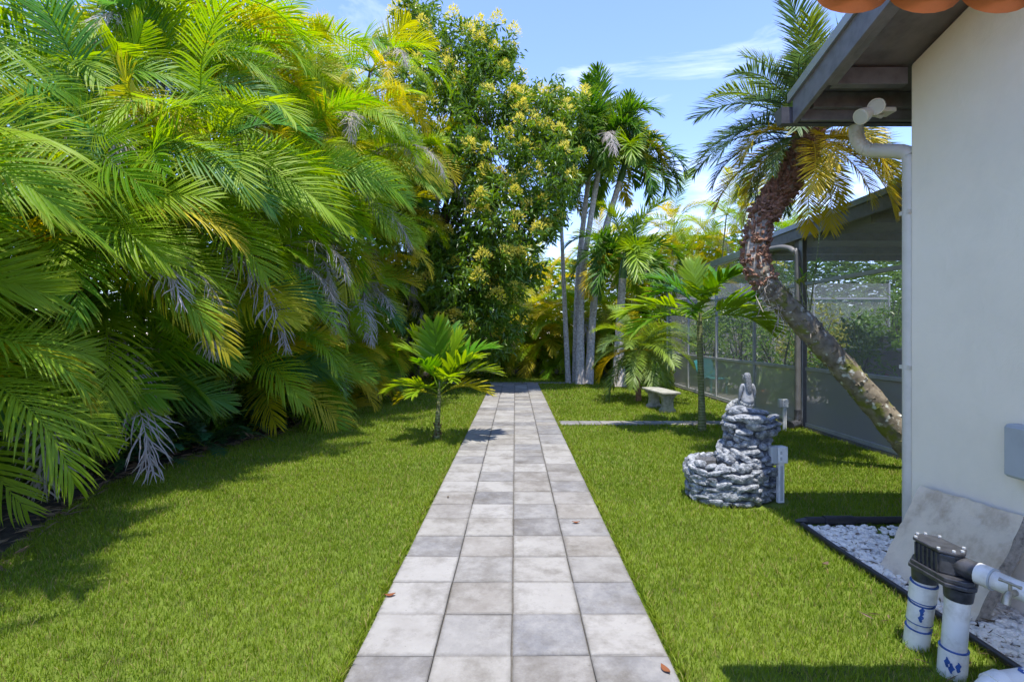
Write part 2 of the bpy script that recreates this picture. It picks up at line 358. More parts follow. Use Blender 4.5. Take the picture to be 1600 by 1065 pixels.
def stone_mat():
    m, n, l, b = newmat('antiqued cast stone')
    g = n.new('ShaderNodeNewGeometry'); t = n.new('ShaderNodeTexCoord')
    x = n.new('ShaderNodeTexNoise'); x.inputs['Scale'].default_value = 16; x.inputs['Detail'].default_value = 8; x.inputs['Roughness'].default_value = .7
    l.new(g.outputs['Position'], x.inputs['Vector'])
    r = rampnode(n, [(.34, (.045, .05, .062)), (.45, (.13, .145, .165)), (.55, (.29, .305, .325)), (.70, (.47, .48, .49))]); l.new(x.outputs['Fac'], r.inputs['Fac'])
    l.new(r.outputs[0], b.inputs['Base Color']); b.inputs['Roughness'].default_value = .6
    y = n.new('ShaderNodeTexNoise'); y.inputs['Scale'].default_value = 45; y.inputs['Detail'].default_value = 6; l.new(g.outputs['Position'], y.inputs['Vector'])
    bp = n.new('ShaderNodeBump'); bp.inputs['Strength'].default_value = .8; bp.inputs['Distance'].default_value = .02
    l.new(y.outputs['Fac'], bp.inputs['Height']); l.new(bp.outputs[0], b.inputs['Normal'])
    return m
M['stone'] = stone_mat()
M['stone_dark'] = solid('dark stone core', (.09, .095, .11), .8, .3, 20, .6, 50)
M['scale'] = None
M['figure'] = solid('antiqued statue', (.26, .27, .285), .55, .25, 22, .3, 60, dark=(.10, .11, .125))
M['hair'] = solid('statue hair', (.17, .18, .195), .6, .3, 60, .8, 90, dark=(.06, .065, .075))
def scale_mat():
    m, n, l, b = newmat('scaled tail')
    g = n.new('ShaderNodeTexCoord')
    v = n.new('ShaderNodeTexVoronoi'); v.inputs['Scale'].default_value = 75; l.new(g.outputs['Object'], v.inputs['Vector'])
    r = rampnode(n, [(.1, (.48, .5, .5)), (.6, (.22, .23, .22)), (.8, (.06, .065, .07))]); l.new(v.outputs['Distance'], r.inputs['Fac'])
    l.new(r.outputs[0], b.inputs['Base Color']); b.inputs['Roughness'].default_value = .6
    bp = n.new('ShaderNodeBump'); bp.inputs['Strength'].default_value = .8; bp.inputs['Distance'].default_value = .01; bp.invert = True
    l.new(v.outputs['Distance'], bp.inputs['Height']); l.new(bp.outputs[0], b.inputs['Normal']); return m
M['scale'] = scale_mat()
M['slab'] = solid('stained concrete slab', (.68, .56, .41), .9, .12, 5, .25, 90, dark=(.42, .31, .21))
M['slab_edge'] = solid('rough concrete edge', (.30, .26, .21), .95, .3, 30, 1, 60)
M['bench'] = solid('mossy concrete', (.33, .32, .275), .9, .2, 9, .5, 60, dark=(.15, .16, .10))
M['pebble'] = solid('white marble chips', (.86, .78, .65), .6, .14, 10, .2, 60, dark=(.38, .37, .35), coord='Object')
def screen_mat(name='insect screen', fac=.38):
    m, n, l, b = newmat(name)
    tr = n.new('ShaderNodeBsdfTransparent'); ms = n.new('ShaderNodeMixShader'); ms.inputs[0].default_value = fac
    b.inputs['Base Color'].default_value = (.36, .345, .33, 1); b.inputs['Roughness'].default_value = .45
    l.new(tr.outputs[0], ms.inputs[1]); l.new(b.outputs[0], ms.inputs[2]); l.new(ms.outputs[0], n['Material Output'].inputs['Surface'])
    return m
M['screen'] = screen_mat(); M['screen_low'] = screen_mat('privacy screen', .70)
def water_mat():
    m, n, l, b = newmat('murky water'); b.inputs['Base Color'].default_value = (.13, .12, .05, 1); b.inputs['Roughness'].default_value = .08
    return m
M['water'] = water_mat()

# ------------------------------------------------------------------ setting
def sheet(name, polys, mat, z, kind='structure'):
    mb = MB()
    for p in polys: mb.add([(x, y, z) for x, y in p], [tuple(range(len(p)))])
    return tag(mb.build(name, mat, smooth=False), kind=kind)
LD = np.array([-2, 1.5, 3.9, 5.7, 7.3, 8.7, 10.7, 14, 17, 22.5])
LX = np.array([-3.3, -3.5, -3.9, -4.6, -4.5, -4.1, -4.0, -3.65, -3.5, -3.6])
def xl(d): return np.interp(d, LD, LX)
PL, PR, PEND = -.828, .796, 18.1
tag(sheet('ground', [[(-300, -300), (300, -300), (300, 300), (-300, 300)]], M['ground'], -.06))
dd = np.linspace(-2, 22.5, 60)
lawn = MB()
for a, b_ in zip(dd[:-1], dd[1:]):
    e = PL if b_ < PEND else 0
    lawn.add([(xl(a), a, -.02), (e, a, -.02), (e, b_, -.02), (xl(b_), b_, -.02)], [(0, 1, 2, 3)])
    w = PR if b_ < PEND else 0
    rx = 2.5 if b_ < 4.6 else 5.2
    lawn.add([(w, a, -.02), (rx, a, -.02), (rx, b_, -.02), (w, b_, -.02)], [(0, 1, 2, 3)])
tag(lawn.build('lawn', M['lawn'], smooth=False), kind='structure')
bed = MB()
for a, b_ in zip(dd[:-1], dd[1:]):
    bed.add([(-12, a, -.03), (xl(a), a, -.03), (xl(b_), b_, -.03), (-12, b_, -.03)], [(0, 1, 2, 3)])
bed.add([(-12, 22.5, -.03), (14, 22.5, -.03), (14, 34, -.03), (-12, 34, -.03)], [(0, 1, 2, 3)])
tag(bed.build('planting_bed', M['soil'], smooth=False), kind='structure')

# path of square pavers: every paver an object under its path
def paver_mesh(sx, sy, seed):
    g = np.random.default_rng(seed); b_, t = .003, .05
    x, y, c = sx / 2 - b_, sy / 2 - b_, .006
    v = []
    for zz, ins in ((-t, 0), (-c, 0), (0, c)):
        for px, py in ((-1, -1), (1, -1), (1, 1), (-1, 1)):
            v.append((px * (x - ins) + g.normal() * .0012, py * (y - ins) + g.normal() * .0012, zz))
    f = [(8, 9, 10, 11)] + [(a * 4 + i, a * 4 + (i + 1) % 4, (a + 1) * 4 + (i + 1) % 4, (a + 1) * 4 + i) for a in range(2) for i in range(4)]
    return MB().add(v, f).mesh('paver', M['paver'], smooth=False)
PV = [paver_mesh(.406, .406, s) for s in range(6)]
path = tag(MB().add([(PL, -2, -.022), (PR, -2, -.022), (PR, PEND, -.022), (PL, PEND, -.022)], [(0, 1, 2, 3)]).build('path', M['sand'], smooth=False), kind='structure')
row = 0
y0 = 2.711 - 9 * .406
while y0 + row * .406 < PEND - .3:
    for c in range(4):
        inst('paver', random.choice(PV), path, (PL + .203 + c * .406, y0 + (row + .5) * .406, random.gauss(0, .0016)), rot=(random.gauss(0, .003), random.gauss(0, .003), random.choice((0, 1, 2, 3)) * math.pi / 2 + random.gauss(0, .004)))
    row += 1
side = tag(MB().add([(.80, 9.72, -.012), (5.2, 9.72, -.012), (5.2, 10.16, -.012), (.80, 10.16, -.012)], [(0, 1, 2, 3)]).build('side_path', M['sand'], smooth=False), kind='structure')
for k in range(10):
    inst('paver', random.choice(PV), side, (1.02 + k * .408, 9.94, .004), rotz=random.choice((0, 1, 2)) * math.pi / 2)
cross = tag(MB().add([(-3.0, 18.12, -.012), (2.6, 18.12, -.012), (2.6, 18.56, -.012), (-3.0, 18.56, -.012)], [(0, 1, 2, 3)]).build('cross_path', M['sand'], smooth=False), kind='structure')
for k in range(13):
    inst('paver', random.choice(PV), cross, (-2.75 + k * .408, 18.34, .004), rotz=random.choice((0, 1, 2)) * math.pi / 2)

# grass: one blade is two triangles and a tip, far denser near the camera
def in_lawn(x, y):
    ok = (x > xl(y)) & (x < np.where(y < 4.56, 2.47, 5.15)) & (y < 22.3)
    ok &= ~((x > PL - .004) & (x < PR + .004) & (y < PEND))
    ok &= ~((x > .7) & (y > 9.73) & (y < 10.15))
    ok &= ~((x > -3) & (x < 2.6) & (y > 18.14) & (y < 18.54))
    ok &= ~(((x - 2.3) ** 2 / .5 ** 2 + (y - 5.42) ** 2 / .42 ** 2) < 1)
    return ok
def grass():
    xs, ys, hs, ws = [], [], [], []
    for y0_, y1_, dens, h, w in ((1.9, 3.2, 7500, .042, .0042), (3.2, 4.6, 6200, .044, .0050), (4.6, 6.5, 4300, .047, .0062), (6.5, 9, 2500, .05, .008), (9, 13, 1300, .055, .012), (13, 22.3, 560, .06, .018)):
        x0_ = max(-4.7, -1.02 * y1_); x1_ = min(5.2, 1.0 * y1_)
        n = int(dens * (x1_ - x0_) * (y1_ - y0_)); x = RNG.uniform(x0_, x1_, n); y = RNG.uniform(y0_, y1_, n)
        k = in_lawn(x, y) & (np.abs(x) < 1.02 * y + .1); x, y = x[k], y[k]
        xs.append(x); ys.append(y); hs.append(h * RNG.uniform(.55, 1.25, len(x))); ws.append(w * RNG.uniform(.7, 1.2, len(x)))
    # longer fringe leaning over the path edges
    for e, sgn in ((PL - .012, 1), (PR + .012, -1)):
        n = 5200; y = 1.9 + 16 * RNG.random(n) ** 1.7; xs.append(np.full(n, e) - sgn * RNG.random(n) * .03); ys.append(y)
        hs.append(RNG.uniform(.035, .075, n)); ws.append(.004 + .0009 * y)
    x, y, h, w = map(np.concatenate, (xs, ys, hs, ws)); n = len(x)
    a = RNG.random(n) * 6.283; lean = RNG.uniform(.1, .9, n) * h
    dx, dy = np.cos(a), np.sin(a); b_ = RNG.random(n) * 6.283; wx, wy = np.cos(b_) * w / 2, np.sin(b_) * w / 2
    z0 = np.full(n, -.022)
    V = np.empty((n, 5, 3))
    V[:, 0] = np.stack([x - wx, y - wy, z0], -1); V[:, 1] = np.stack([x + wx, y + wy, z0], -1)
    mx, my = x + dx * lean * .35, y + dy * lean * .35
    V[:, 2] = np.stack([mx + wx * .8, my + wy * .8, z0 + h * .6], -1); V[:, 3] = np.stack([mx - wx * .8, my - wy * .8, z0 + h * .6], -1)
    V[:, 4] = np.stack([x + dx * lean, y + dy * lean, z0 + h], -1)
    i = np.arange(n)[:, None] * 5
    col = np.zeros((n, 5, 3)); col[:, :, 0] = RNG.random(n)[:, None]; col[:, 2:4, 1] = .55; col[:, 4, 1] = 1
    mb = MB(); mb.add(V, (i + np.array([0, 1, 2, 3])), col.reshape(-1, 3))
    mb.f.append(i + np.array([3, 2, 4]))
    o = mb.build('grass', M['grass'], smooth=False)
    return tag(o, 'short bright green lawn grass on both sides of the path', 'grass', kind='stuff')
grass()

# leaf litter on the planting bed
def leafset(P, D, ln, wd, fold=.25, rng=RNG, mb=None, curl=0):
    n = len(P); D = D / (np.linalg.norm(D, axis=1)[:, None] + 1e-9)
    A = rng.normal(size=(n, 3)); S = np.cross(D, A); S /= np.linalg.norm(S, axis=1)[:, None] + 1e-9
    N = np.cross(S, D); N *= np.sign(N[:, 2:3] + 1e-6); ln = ln[:, None]; wd = wd[:, None]
    V = np.empty((n, 4, 3)); V[:, 0] = P; mid = P + D * ln * .45
    V[:, 1] = mid + S * wd / 2 + N * wd * fold; V[:, 3] = mid - S * wd / 2 + N * wd * fold
    V[:, 2] = P + D * ln - N * ln * curl
    col = np.zeros((n, 4, 3)); col[:, :, 0] = rng.random(n)[:, None]; col[:, 2, 1] = 1; col[:, 1, 1] = .5; col[:, 3, 1] = .5
    i = np.arange(n)[:, None] * 4
    mb = mb or MB(); mb.add(V, i + np.array([0, 1, 2]), col.reshape(-1, 3)); mb.f.append(mb.f[-1] - np.array([0, 1, 2]) + np.array([0, 2, 3]))
    return mb
def litter():
    n = 5200; y = RNG.uniform(2.5, 22.5, n); x = xl(y) - RNG.random(n) ** 1.6 * 2.6 + .12
    P = np.stack([x, y, RNG.uniform(-.02, .03, n)], -1); D = RNG.normal(size=(n, 3)); D[:, 2] *= .25
    tag(leafset(P, D, RNG.uniform(.05, .22, n), RNG.uniform(.01, .035, n)).build('leaf_litter', M['litter'], smooth=False), 'dry brown leaf litter along the foot of the palm hedge', 'leaf litter', kind='stuff')
litter()

# ------------------------------------------------------------------ house on the right
WX = 3.03                                    # wall plane
def zb(d): return 3.46 + .26 * (4.4 - d)     # lower edge of the rake board
house = thing('house', 'pale stucco house with charcoal eaves and terracotta roof on the right', 'house', (WX, 0, 0))
w = MB(); prism(w, [(-4, -.1), (4.0, -.1), (4.0, zb(4.0) + .17), (-4, zb(-4) + .17)], 'x', WX, 11); w.build('wall', M['stucco'], house, smooth=False, bevel=.02)
rf = MB(); prism(rf, [(4.42, zb(4.42) + .2), (4.42, zb(4.42) + .25), (-4, zb(-4) + .25), (-4, zb(-4) + .2)], 'x', 2.40, 11)
roof = rf.build('roof', M['soffit'], house, smooth=False)
def barrel(mb, x, y0_, y1_, zf, r=.125, thick=.016, n=9):
    a = np.linspace(0, math.pi, n)
    ring = [(x + r * math.cos(t), r * .62 * math.sin(t)) for t in a] + [(x + (r - thick) * math.cos(t), (r - thick) * .62 * math.sin(t)) for t in a[::-1]]
    k = len(ring)
    v = [(px, y0_, zf(y0_) + pz) for px, pz in ring] + [(px, y1_, zf(y1_) + pz) for px, pz in ring]
    f = [(i, (i + 1) % k, k + (i + 1) % k, k + i) for i in range(k)]
    f += [(i, i + 1, k - 2 - i, k - 1 - i) for i in range(n - 1)] + [(k + k - 1 - i, k + k - 2 - i, k + i + 1, k + i) for i in range(n - 1)]
    mb.add(v, f)
main_tile = MB(); barrel(main_tile, 0, 0, -.45, lambda y: -.26 * y, .14)
main_tile = main_tile.mesh('tile', M['tile'])
for i in range(12):
    for k in range(10):
        inst('tile', main_tile, roof, (2.52 + i * .29, 4.46 - k * .42, zb(4.46 - k * .42) + .265 + .008))
rb = MB(); prism(rb, [(4.42, zb(4.42)), (4.42, zb(4.42) + .26), (-4, zb(-4) + .26), (-4, zb(-4))], 'x', 2.35, 2.39); rb.build('rake_board', M['fascia'], house, smooth=False, bevel=.004)
rb = MB(); prism(rb, [(4.0, zb(4.0) + .01), (3.82, zb(3.82) + .19), (-4, zb(-4) + .19), (-4, zb(-4) + .01)], 'x', 2.393, 2.46); rb.build('rafter', M['fascia'], house, smooth=False, bevel=.004)
dr = MB(); prism(dr, [(4.46, zb(4.46) + .2), (4.46, zb(4.46) + .275), (-4, zb(-4) + .275), (-4, zb(-4) + .2)], 'x', 2.325, 2.347); dr.build('drip_edge', M['drip'], house, smooth=False)
fb = MB(); box(fb, 2.393, 11, 4.36, 4.40, zb(4.4) + .0, zb(4.4) + .2); fb.build('eave_board', M['fascia'], house, smooth=False, bevel=.004)
fb = MB(); box(fb, 2.465, 11, 4.31, 4.357, zb(4.4) + .085, zb(4.4) + .215); fb.build('eave_batten', M['fascia'], house, smooth=False, bevel=.004)
fb = MB(); box(fb, 2.465, WX - .002, 4.02, 4.10, zb(4.1) + .06, zb(4.1) + .19); fb.build('lookout', M['fascia'], house, smooth=False, bevel=.004)
gt = MB(); gp = [(4.43, 3.60), (4.43, 3.46), (4.50, 3.46), (4.54, 3.53), (4.56, 3.60), (4.55, 3.60), (4.53, 3.535), (4.495, 3.468), (4.44, 3.468), (4.44, 3.60)]
prism(gt, gp, 'x', 2.27, 11); prism(gt, gp[:5], 'x', 2.262, 2.27); gutter = gt.build('gutter', M['gutter'], house, smooth=False)
dsp = MB(); px_ = 2.93
path_d = spline([at(1338, 196, 4.48), at(1338, 208, 4.48), at(1340, 219, 4.47), at(1347, 229, 4.45), at(1360, 235, 4.40), at(1390, 236, 4.22), at(1412, 238, 4.10), (3.075, 4.06, 3.05), (3.075, 4.055, 2.9), (3.075, 4.055, 1.5), (3.075, 4.055, .2)], 80)
ns = 16; prof = np.array([(math.cos(t) * .045 * (1 + .10 * (k % 2)), math.sin(t) * .045 * (1 + .10 * (k % 2))) for k, t in enumerate(np.arange(ns) * 2 * math.pi / ns)])
tube(dsp, path_d, .056, 16, jit=0); dsp.build('downspout', M['downspout'], house)
for k in (9, 13, 17, 21, 25, 29, 33):
    b_ = MB(); tube(b_, [path_d[k], path_d[k] * .7 + path_d[k + 1] * .3], .060, 16); b_.build('downspout_band', M['downspout'], house)
for zz in (2.6, 1.4):
    b_ = MB(); box(b_, 3.024, 3.13, 4.003, 4.11, zz, zz + .03); b_.build('downspout_strap', M['downspout'], house, smooth=False)
# lower tiled porch roof over the camera's right shoulder
porch = MB()
def zp(y): return 2.785 + .3 * (1.86 - y)
prism(porch, [(1.80, zp(1.8) + .02), (1.80, zp(1.8) + .07), (-2.5, zp(-2.5) + .07), (-2.5, zp(-2.5) + .02)], 'x', 1.06, WX - .004)
porch = porch.build('porch_roof', M['fascia'], house, smooth=False)
pt = MB(); barrel(pt, 0, 0, -.46, lambda y: -.3 * y, .128)
# S-shaped tiles: a round hump and the upturned pan beside it
a = np.linspace(0, math.pi, 9); pan = [(.128 + .058 - .058 * math.cos(t), -.058 * .75 * math.sin(t)) for t in a]
kk = len(pan); pv = [(u, y_, .3 * -y_ + z_) for y_ in (0, -.46) for u, z_ in pan] + [(u, y_, .3 * -y_ + z_ - .014) for y_ in (0, -.46) for u, z_ in pan]
pf = [(i, i + 1, kk + i + 1, kk + i) for i in range(kk - 1)] + [(2 * kk + i + 1, 2 * kk + i, 3 * kk + i, 3 * kk + i + 1) for i in range(kk - 1)] + [(2 * kk + i, 2 * kk + i + 1, i + 1, i) for i in range(kk - 1)]
pt.add(pv, pf); pt = pt.mesh('tile', M['tile'])
flip = MB()   # scalloped ends as seen: the rounded belly hangs below the board
def belly(mb, r=.128, y1_=-.46):
    a = np.linspace(math.pi, 2 * math.pi, 11); k = len(a)
    for s_, rr in ((0, r), (1, r - .016)):
        pass
    ring = [(r * math.cos(t), r * .5 * math.sin(t)) for t in a] + [((r - .016) * math.cos(t), (r - .016) * .5 * math.sin(t)) for t in a[::-1]]
    n_ = len(ring); v = [(u, 0, w_) for u, w_ in ring] + [(u, y1_, w_ - .3 * y1_) for u, w_ in ring]
    f = [(i, (i + 1) % n_, n_ + (i + 1) % n_, n_ + i) for i in range(n_)] + [(i, i + 1, n_ - 2 - i, n_ - 1 - i) for i in range(k - 1)]
    mb.add(v, f)
belly(flip); flip = flip.mesh('pan_tile', M['tile'])
for i in range(8):
    for k in range(5):
        y_ = 1.86 - k * .42
        inst('pan_tile', flip, porch, (1.20 + i * .258, y_, zp(y_) + .062 + .012 + (.012 if k == 0 else 0)), rot=(0, random.gauss(0, .05), 0))
        inst('tile', pt, porch, (1.07 + i * .258, y_ - .03, zp(y_ - .03) + .09))
# security light under the eave
fl = thing('floodlight', 'cream twin floodlight fixed under the charcoal eave', 'floodlight', (2.86, 4.2, 3.5))
b_ = MB(); box(b_, 2.90, 3.03, 4.14, 4.26, 3.44, 3.475); b_.build('base_plate', M['cream'], fl, bevel=.006)
for dx, hz, px2 in ((-.10, 3.40, 0), (.0, 3.455, 1)):
    c = np.array([2.83 + dx * .9, 4.14, hz + .0]); b_ = MB()
    dirn = np.array([-.75, -.25, -.42]) if not px2 else np.array([-.45, -.45, -.2]); dirn /= np.linalg.norm(dirn)
    pts = [c - dirn * .06 + np.array([.05, 0, .02]), c - dirn * .03 + np.array([.05, 0, .02]), c + np.array([.05, 0, .02]), c + dirn * .05 + np.array([.05, 0, .02]), c + dirn * .075 + np.array([.05, 0, .02])]
    tube(b_, pts, [.02, .04, .05, .062, .062], 16); h_ = b_.build('lamp_head', M['cream'], fl)
    b_ = MB(); tube(b_, [pts[-1], pts[-1] + dirn * .004], [.055, .05], 16); b_.build('lens', M['lens'], h_)
b_ = MB(); tube(b_, [(2.96, 4.2, 3.44), (2.93, 4.18, 3.41), (2.87, 4.15, 3.41)], .014, 8); b_.build('bracket', M['cream'], fl)
# grey enclosure on the wall
ub = thing('utility_box', 'grey metal utility box on the stucco wall at the right', 'utility box', (WX, 3.0, .97))
b_ = MB(); box(b_, WX - .09, WX - .001, 2.84, 3.14, .815, 1.135); b_.build('case', M['grey_box'], ub, smooth=False, bevel=.018)
b_ = MB(); box(b_, WX - .103, WX - .0915, 2.855, 3.125, .83, 1.12); b_.build('cover', M['grey_box'], ub, smooth=False, bevel=.01)

# ------------------------------------------------------------------ screened enclosure
SX = 5.25
enc = thing('screen_enclosure', 'dark framed screened patio enclosure beyond the house', 'screen enclosure', (SX, 11, 0))
def P_(name, mat, bounds, bevel=.004, parent=enc):
    b_ = MB(); box(b_, *bounds); return b_.build(name, M[mat], parent, smooth=False, bevel=bevel)
P_('patio_floor', 'patio', (SX - .05, 13, 4.1, 18.1, -.05, .03), 0)
P_('roof_fascia', 'fascia', (SX - .14, SX - .10, 4.75, 11.5, 3.40, 3.66))
P_('roof_fascia', 'fascia', (SX - .098, 13, 11.46, 11.5, 3.3, 3.62))
P_('roof_deck', 'soffit', (SX - .098, 13, 4.75, 11.458, 3.46, 3.60), 0)
P_('drip_edge', 'drip', (SX - .17, SX - .142, 4.75, 11.52, 3.60, 3.69), 0)
for y_ in (6.2, 7.7, 9.2, 10.7): P_('ceiling_beam', 'soffit', (SX + .06, 12.9, y_, y_ + .09, 3.33, 3.458))
P_('corner_post', 'aluminium', (SX - .05, SX + .10, 9.55, 9.72, .03, 3.46), .008)
P_('post', 'alu_light', (SX - .07, SX - .052, 9.42, 9.53, .03, 3.40))
ys = [4.75, 6.9, 9.5, 11.45, 13.6, 15.8, 18.0]
for y_ in ys[:2] + ys[3:]: P_('post', 'alu_light', (SX - .03, SX + .03, y_ - .03, y_ + .03, .03, 3.46))
for a_, b2 in zip(ys[:-1], ys[1:]):
    lo, hi = a_ + .033, b2 - .033
    if b2 == 9.5: hi = 9.40
    if a_ == 9.5: lo = 9.73
    for zz in (.03, 1.03, 2.56): P_('rail', 'alu_light', (SX - .025, SX + .025, lo, hi, zz, zz + .06))
    for z0_, z1_ in ((.09, 1.03), (1.09, 2.56), (2.62, 3.45)):
        s_ = MB(); s_.add([(SX, lo, z0_), (SX, hi, z0_), (SX, hi, z1_), (SX, lo, z1_)], [(0, 1, 2, 3)]); s_.build('screen', M['screen_low' if z0_ < .5 else 'screen'], enc, smooth=False)
P_('eave_beam', 'drip', (SX - .07, SX + .07, 11.55, 18.05, 3.47, 3.62))
for xa, xb in zip((5.3, 7.8, 10.3), (7.8, 10.3, 12.9)):
    P_('post', 'alu_light', (xb - .03, xb + .03, 17.97, 18.03, .03, 3.46))
    for zz in (1.03, 2.9): P_('rail', 'alu_light', (xa + .03, xb - .033, 17.975, 18.025, zz, zz + .06))
    s_ = MB(); s_.add([(xa, 18.0, .05), (xb, 18.0, .05), (xb, 18.0, 3.46), (xa, 18.0, 3.46)], [(0, 1, 2, 3)]); s_.build('screen', M['screen'], enc, smooth=False)
for y_ in (13.6, 15.8, 18.0):
    b_ = MB(); bar(b_, (SX, y_, 3.54), (8.2, y_, 4.6), .05, .1); bar(b_, (8.2, y_, 4.6), (13, y_, 4.6), .05, .1); b_.build('roof_beam', M['aluminium'], enc, smooth=False)
b_ = MB(); bar(b_, (7.9, 9.6, 2.5), (9.6, 11.45, 3.35), .09, .12); b_.build('brace', M['soffit'], enc, smooth=False)
gut = MB(); tube(gut, spline([(SX - .2, 11.3, 3.42), (SX - .2, 10.2, 3.36), (SX - .19, 9.75, 3.30), (SX - .17, 9.5, 3.18), (SX - .13, 9.45, 2.9), (SX - .13, 9.45, .2)], 34), .05, 12); gut.build('downspout', M['aluminium'], enc)
bt = MB(); tube(bt, spline([(SX - .13, 9.45, .32), (SX - .13, 9.44, .12), (SX - .17, 9.40, .07), (SX - .34, 9.30, .05)], 12), [.06] * 3 + [.075] * 9, 12); bt.build('downspout_boot', M['valve'], enc)
# dark bar counter in the patio and what stands on it
ct = thing('bar_counter', 'long dark bar counter inside the screened patio', 'counter', (9.2, 11.6, 0))
P_('counter_body', 'panel', (7.35, 11.2, 11.62, 12.1, .03, 1.30), .01, ct); P_('counter_top', 'aluminium', (7.28, 11.3, 11.56, 12.2, 1.302, 1.36), .01, ct)
for i, (x_, lab) in enumerate(((8.35, 'leftmost dark speaker'), (8.95, 'middle dark speaker'), (9.35, 'rightmost dark speaker'))):
    sp = thing('speaker', lab + ' on the dark patio counter behind the screen', 'speaker', (x_, 11.8, 1.362), 'speakers on the patio counter')
    P_('cabinet', 'black', (x_ - .10, x_ + .10, 11.72, 11.9, 1.376, 1.62), .012, sp); P_('foot', 'black', (x_ - .07, x_ + .07, 11.74, 11.88, 1.362, 1.375), 0, sp); P_('cap', 'aluminium', (x_ - .12, x_ + .12, 11.71, 11.91, 1.622, 1.65), .008, sp)
# folded red-brown deck ladder/lounger frame and teal cushions
lf = thing('lounge_chair', 'red brown timber lounge chair behind the patio screen', 'lounge chair', (6.3, 8.6, .03))
for y_ in (8.1, 8.7):
    b_ = MB(); bar(b_, (5.75, y_, 1.05), (6.6, y_ - .1, .36), .06, .05); b_.build('back_rail', M['redwood'], lf, smooth=False)
    b_ = MB(); bar(b_, (6.58, y_ - .1, .38), (7.5, y_ - .1, .40), .06, .05); b_.build('seat_rail', M['redwood'], lf, smooth=False)
    for x_ in (6.62, 7.4):
        b_ = MB(); bar(b_, (x_, y_ - .17, .03), (x_, y_ - .17, .42), .06, .06, (0, 1, 0)); b_.build('leg', M['redwood'], lf, smooth=False)
for k in range(5):
    b_ = MB(); bar(b_, (5.82 + k * .17, 7.99, 1.02 - k * .138), (5.82 + k * .17, 8.72, 1.02 - k * .138), .08, .02); b_.build('slat', M['redwood'], lf, smooth=False)
for k in range(6):
    b_ = MB(); bar(b_, (6.72 + k * .14, 7.93, .437), (6.72 + k * .14, 8.66, .437), .09, .02); b_.build('slat', M['redwood'], lf, smooth=False)
tcz = thing('garden_chair', 'teal folding garden chair seen through the far screen', 'chair', (5.75, 15.0, .03))
P_('seat', 'teal', (5.5, 6.0, 14.7, 15.2, .42, .47), .01, tcz)
b_ = MB(); bar(b_, (5.52, 14.95, .46), (5.36, 14.95, 1.0), .5, .04, (0, 1, 0)); b_.build('backrest', M['teal'], tcz, smooth=False)
for x_ in (5.53, 5.97):
    for y_ in (14.73, 15.17): P_('leg', 'teal', (x_ - .02, x_ + .02, y_ - .02, y_ + .02, .03, .42), 0, tcz)
tb = thing('patio_table', 'low teal topped table by the patio screen near the house', 'table', (6.6, 7.2, .03))
P_('table_top', 'teal', (5.9, 7.3, 6.9, 7.5, .70, .74), .01, tb)
for x_ in (5.95, 7.25):
    for y_ in (6.95, 7.45): P_('leg', 'alu_light', (x_ - .02, x_ + .02, y_ - .02, y_ + .02, .03, .70), 0, tb)

